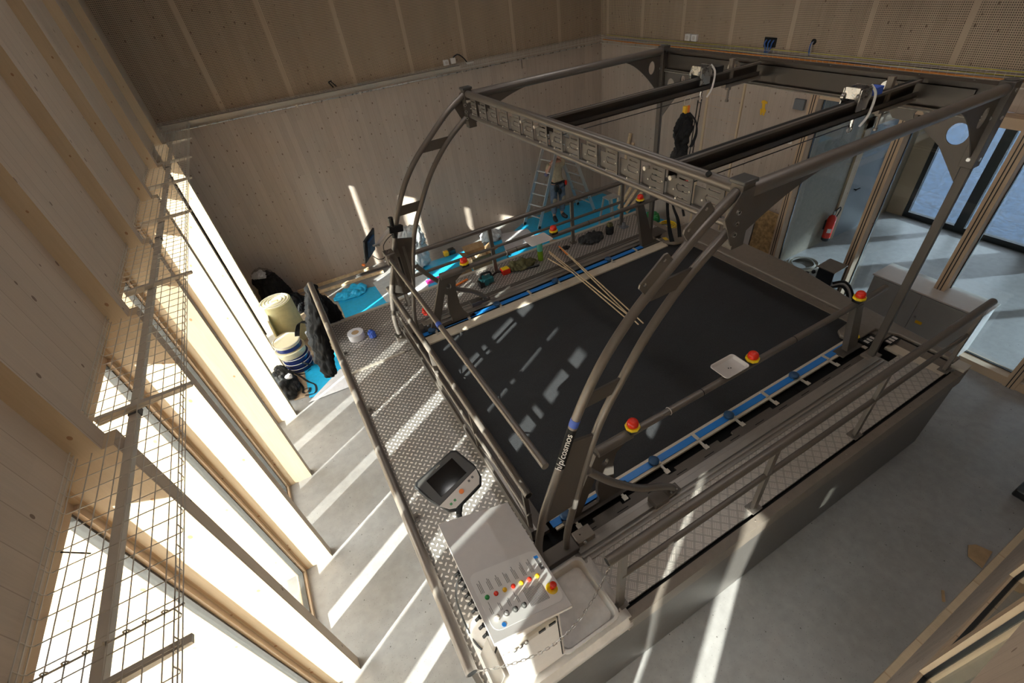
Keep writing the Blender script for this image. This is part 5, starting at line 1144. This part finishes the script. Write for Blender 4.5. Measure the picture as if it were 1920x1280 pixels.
G().tube(spline([(ex + .02, ey, .76), (ex + .10, ey - .03, .84), (ex + .16, ey - .02, .76), (ex + .13, ey, .60), (ex + .10, ey, .50)]), .012, 8).build('hose', 'black', fe)
G().box(ex - .03, ex + .03, ey + .085, 4.97, .35, .55).build('wall_bracket', 'black', fe)
t = boxthing('door_control', (10.9, 10.98, 4.945, 4.97, 1.5, 1.6), 'white', 'small white switch on the vestibule wall right of the grey door', 'switch')
# things at the right edge of the frame
t = thing('tool_case', (6.1, -.08, 0), 'orange and black tool on the floor at the right edge near the timber parapet', 'tool'); G().box(5.98, 6.20, -.20, -.02, .0, .12).build('case', 'black', t, bevel=.02); g = G(); g.cyl((6.02, -.1, .13), (6.16, -.12, .14), .025, 12); g.build('orange_part', 'orange', t)
t = thing('cardboard_scrap', (4.95, -.22, 0), 'brown cardboard corner piece lying beside the timber parapet', 'cardboard'); g = G(); g.prism([(4.78, -.28), (5.05, -.25), (5.0, -.12), (4.93, -.08), (4.80, -.14)], lambda a, b, t_: (a, b, t_), (.01, .02)); g.build('scrap', 'card', t, False)
t = thing('wood_offcut', (4.2, -.27, 0), 'short thin offcut beside the parapet foot', 'offcut'); G().bar((4.12, -.25, .012), (4.22, -.19, .012), .02, .02).build('offcut', 'card', t)
# ------------------------------------------------------------------ ladders
al = thing('folding_ladder', (6.1, 9.9, 0), 'tall aluminium A-shaped ladder on the blue cover behind the far guard rail', 'ladder')
apx = [Vector((6.02, 9.98, 2.35)), Vector((6.14, 9.60, 2.35))]
def flight(f0, f1, nr, par):
    for f, a in ((f0, apx[1]), (f1, apx[0])):
        g = G(); g.bar(f, a, .078, .026, (0, 1, 0)); g.build('rail', 'alu_ladder', par); g = G(); g.bar(Vector(f) + Vector((0, 0, -.0)), Vector(f) + (a - Vector(f)).normalized() * .07, .07, .04, (0, 1, 0)); g.build('foot', 'rubber', par)
    for k in range(1, nr): 
        t_ = k / nr; p, q = Vector(f0).lerp(apx[1], t_), Vector(f1).lerp(apx[0], t_); G().bar(p, q, .035, .022).build('rung', 'alu_ladder', par)
fl = bpy.data.objects.new('ladder_flight', None); fl.parent = al; C.objects.link(fl); flight((5.32, 9.66, .02), (5.16, 10.14, .02), 9, fl)
fl = bpy.data.objects.new('ladder_flight', None); fl.parent = al; C.objects.link(fl); flight((6.98, 9.52, .02), (6.92, 10.22, .02), 9, fl)
sl = thing('stepladder', (6.85, 8.6, 0), 'small aluminium stepladder standing near the right end of the far walkway', 'ladder')
for a, b in (((6.50, 8.72, .0), (6.68, 8.75, .72)), ((6.78, 8.45, .0), (6.76, 8.55, .72)), ((7.12, 8.45, .0), (6.98, 8.55, .72)), ((7.0, 8.8, 0), (6.86, 8.78, .72))): G().bar(a, b, .045, .025, (0, 1, 0)).build('leg', 'alu_ladder', sl)
G().box(6.66, 7.0, 8.54, 8.78, .72, .745).build('platform_step', 'alu_ladder', sl); G().bar((6.54, 8.72, .30), (6.77, 8.50, .30), .07, .02).build('step', 'alu_ladder', sl)
# ------------------------------------------------------------------ the worker
pn = thing('person', (6.05, 9.85, 0), 'person in sand shirt, black tool belt and grey blue work trousers inside the tall ladder', 'person')
def skin_body(name, joints, edges, mat, par, root=0, sub=2):
    me = bpy.data.meshes.new(name); off = parent_loc(par); me.from_pydata([tuple(Vector(j[:3]) - off) for j in joints], edges, []); me.update()
    o = bpy.data.objects.new(name, me); C.objects.link(o); o.parent = par; md = o.modifiers.new('skin', 'SKIN'); md.use_smooth_shade = True
    if not me.skin_vertices: bm = bmesh.new(); bm.from_mesh(me); bm.verts.layers.skin.verify(); bm.to_mesh(me); bm.free()
    for i, j in enumerate(joints): me.skin_vertices[0].data[i].radius = (j[3], j[4] if len(j) > 4 else j[3]); me.skin_vertices[0].data[i].use_root = (i == root)
    s = o.modifiers.new('sub', 'SUBSURF'); s.levels = sub; s.render_levels = sub; me.materials.append(M[mat]); return o
bx, by = 6.06, 9.86
# body skin: one continuous figure
J = [(bx, by, .98, .13, .10), (bx, by, 1.14, .125, .09), (bx, by - .01, 1.32, .15, .10), (bx, by - .01, 1.44, .12, .08), (bx + .01, by - .03, 1.53, .055), (bx + .02, by - .08, 1.63, .085, .10), (bx + .02, by - .09, 1.74, .075, .085),
     (bx - .20, by, 1.42, .06), (bx - .33, by - .04, 1.22, .045), (bx - .30, by - .16, 1.42, .033), (bx - .27, by - .20, 1.50, .028),
     (bx + .19, by - .02, 1.42, .06), (bx + .27, by + .08, 1.60, .045), (bx + .12, by + .20, 1.72, .033), (bx + .08, by + .24, 1.80, .028),
     (bx - .11, by, .88, .09), (bx - .15, by - .04, .50, .065), (bx - .13, by + .02, .12, .045), (bx - .16, by - .06, .05, .045), (bx - .18, by - .18, .04, .035),
     (bx + .11, by + .01, .88, .09), (bx + .13, by - .02, .50, .065), (bx + .12, by + .04, .12, .045), (bx + .14, by - .03, .05, .045), (bx + .17, by - .15, .04, .035)]
Eg = [(0, 1), (1, 2), (2, 3), (3, 4), (4, 5), (5, 6), (3, 7), (7, 8), (8, 9), (9, 10), (3, 11), (11, 12), (12, 13), (13, 14), (0, 15), (15, 16), (16, 17), (17, 18), (18, 19), (0, 20), (20, 21), (21, 22), (22, 23), (23, 24)]
skin_body('body', J, Eg, 'skin', pn)
def scale(js, k): return [j[:3] + tuple(r_ + k for r_ in j[3:]) for j in js]
skin_body('shirt', scale([J[1], J[2], J[3], J[7], (bx - .28, by - .02, 1.30, .05), J[11], (bx + .24, by + .04, 1.53, .05), (bx, by, 1.02, .14, .105)], .018), [(0, 1), (1, 2), (2, 3), (3, 4), (2, 5), (5, 6), (0, 7)], 'shirt', pn)
skin_body('sleeve', scale([(bx - .27, by - .02, 1.32, .05), J[8], (bx - .315, by - .10, 1.32, .035)], .012), [(0, 1), (1, 2)], 'sleeve', pn)
skin_body('trousers', scale([J[0], J[15], J[16], (bx - .135, by + .01, .17, .055), J[20], J[21], (bx + .12, by + .03, .17, .055)], .022), [(0, 1), (1, 2), (2, 3), (0, 4), (4, 5), (5, 6)], 'jeans', pn)
for s_, jk in ((-1, J[16]), (1, J[21])): G().ball((jk[0], jk[1] - .055, jk[2] + .03), (.062, .035, .11), 14).build('knee_panel', 'pad', pn)
for js in ([J[17], J[18], J[19]], [J[22], J[23], J[24]]): skin_body('shoe', scale(js, .016), [(0, 1), (1, 2)], 'shoe', pn)
g = G(); g.tube([(bx + .155 * math.cos(a), by + .125 * math.sin(a), .99) for a in [i * PI / 10 for i in range(20)]], .024, 8, closed=True); g.build('belt', 'black', pn)
for (cx_, cy_, cz_), rr in (((bx - .10, by - .14, .88), (.08, .045, .11)), ((bx + .17, by - .04, .90), (.06, .06, .10)), ((bx - .02, by - .15, .78), (.06, .035, .08))): G().ball((cx_, cy_, cz_), rr, 12).build('tool_pouch', 'black', pn)
G().ball((bx + .20, by - .10, .93), (.035, .03, .07), 10).build('hammer_grip', 'red', pn)
g = G(); g.ball((bx + .02, by - .075, 1.735), (.090, .105, .085), 16); g.build('hair', 'hair', pn)
for (w_, d_) in ((J[10], Vector((.02, -.03, .1))), (J[14], Vector((-.03, .05, .09)))):
    w0 = Vector(w_[:3]); hd = d_.normalized(); side = hd.cross(Vector((0, 1, .2))).normalized(); js = [tuple(w0) + (.026, .018), tuple(w0 + hd * .05) + (.036, .016)]; es = [(0, 1)]
    for k in range(4):
        b = len(js); p = w0 + hd * .08 + side * (.026 * (k - 1.5) / 1.5); L = (.06, .07, .066, .05)[k]; js += [tuple(p) + (.0095,), tuple(p + hd * L * .5) + (.0085,), tuple(p + hd * L * .9 + Vector((0, -.012, 0))) + (.0075,)]; es += [(1, b), (b, b + 1), (b + 1, b + 2)]
    b = len(js); p = w0 + hd * .03 + side * .036; js += [tuple(p) + (.011,), tuple(p + hd * .025 + side * .022) + (.010,), tuple(p + hd * .05 + side * .028) + (.008,)]; es += [(0, b), (b, b + 1), (b + 1, b + 2)]
    skin_body('hand', js, es, 'skin', pn, sub=1)
g = G()
for s_ in (-1, 1): g.ball((bx + .02 + s_ * .032, by - .175, 1.655), (.011, .006, .007), 8)
g.build('eyes', 'black', pn); G().ball((bx + .02, by - .185, 1.63), (.012, .018, .018), 8).build('nose', 'skin', pn)
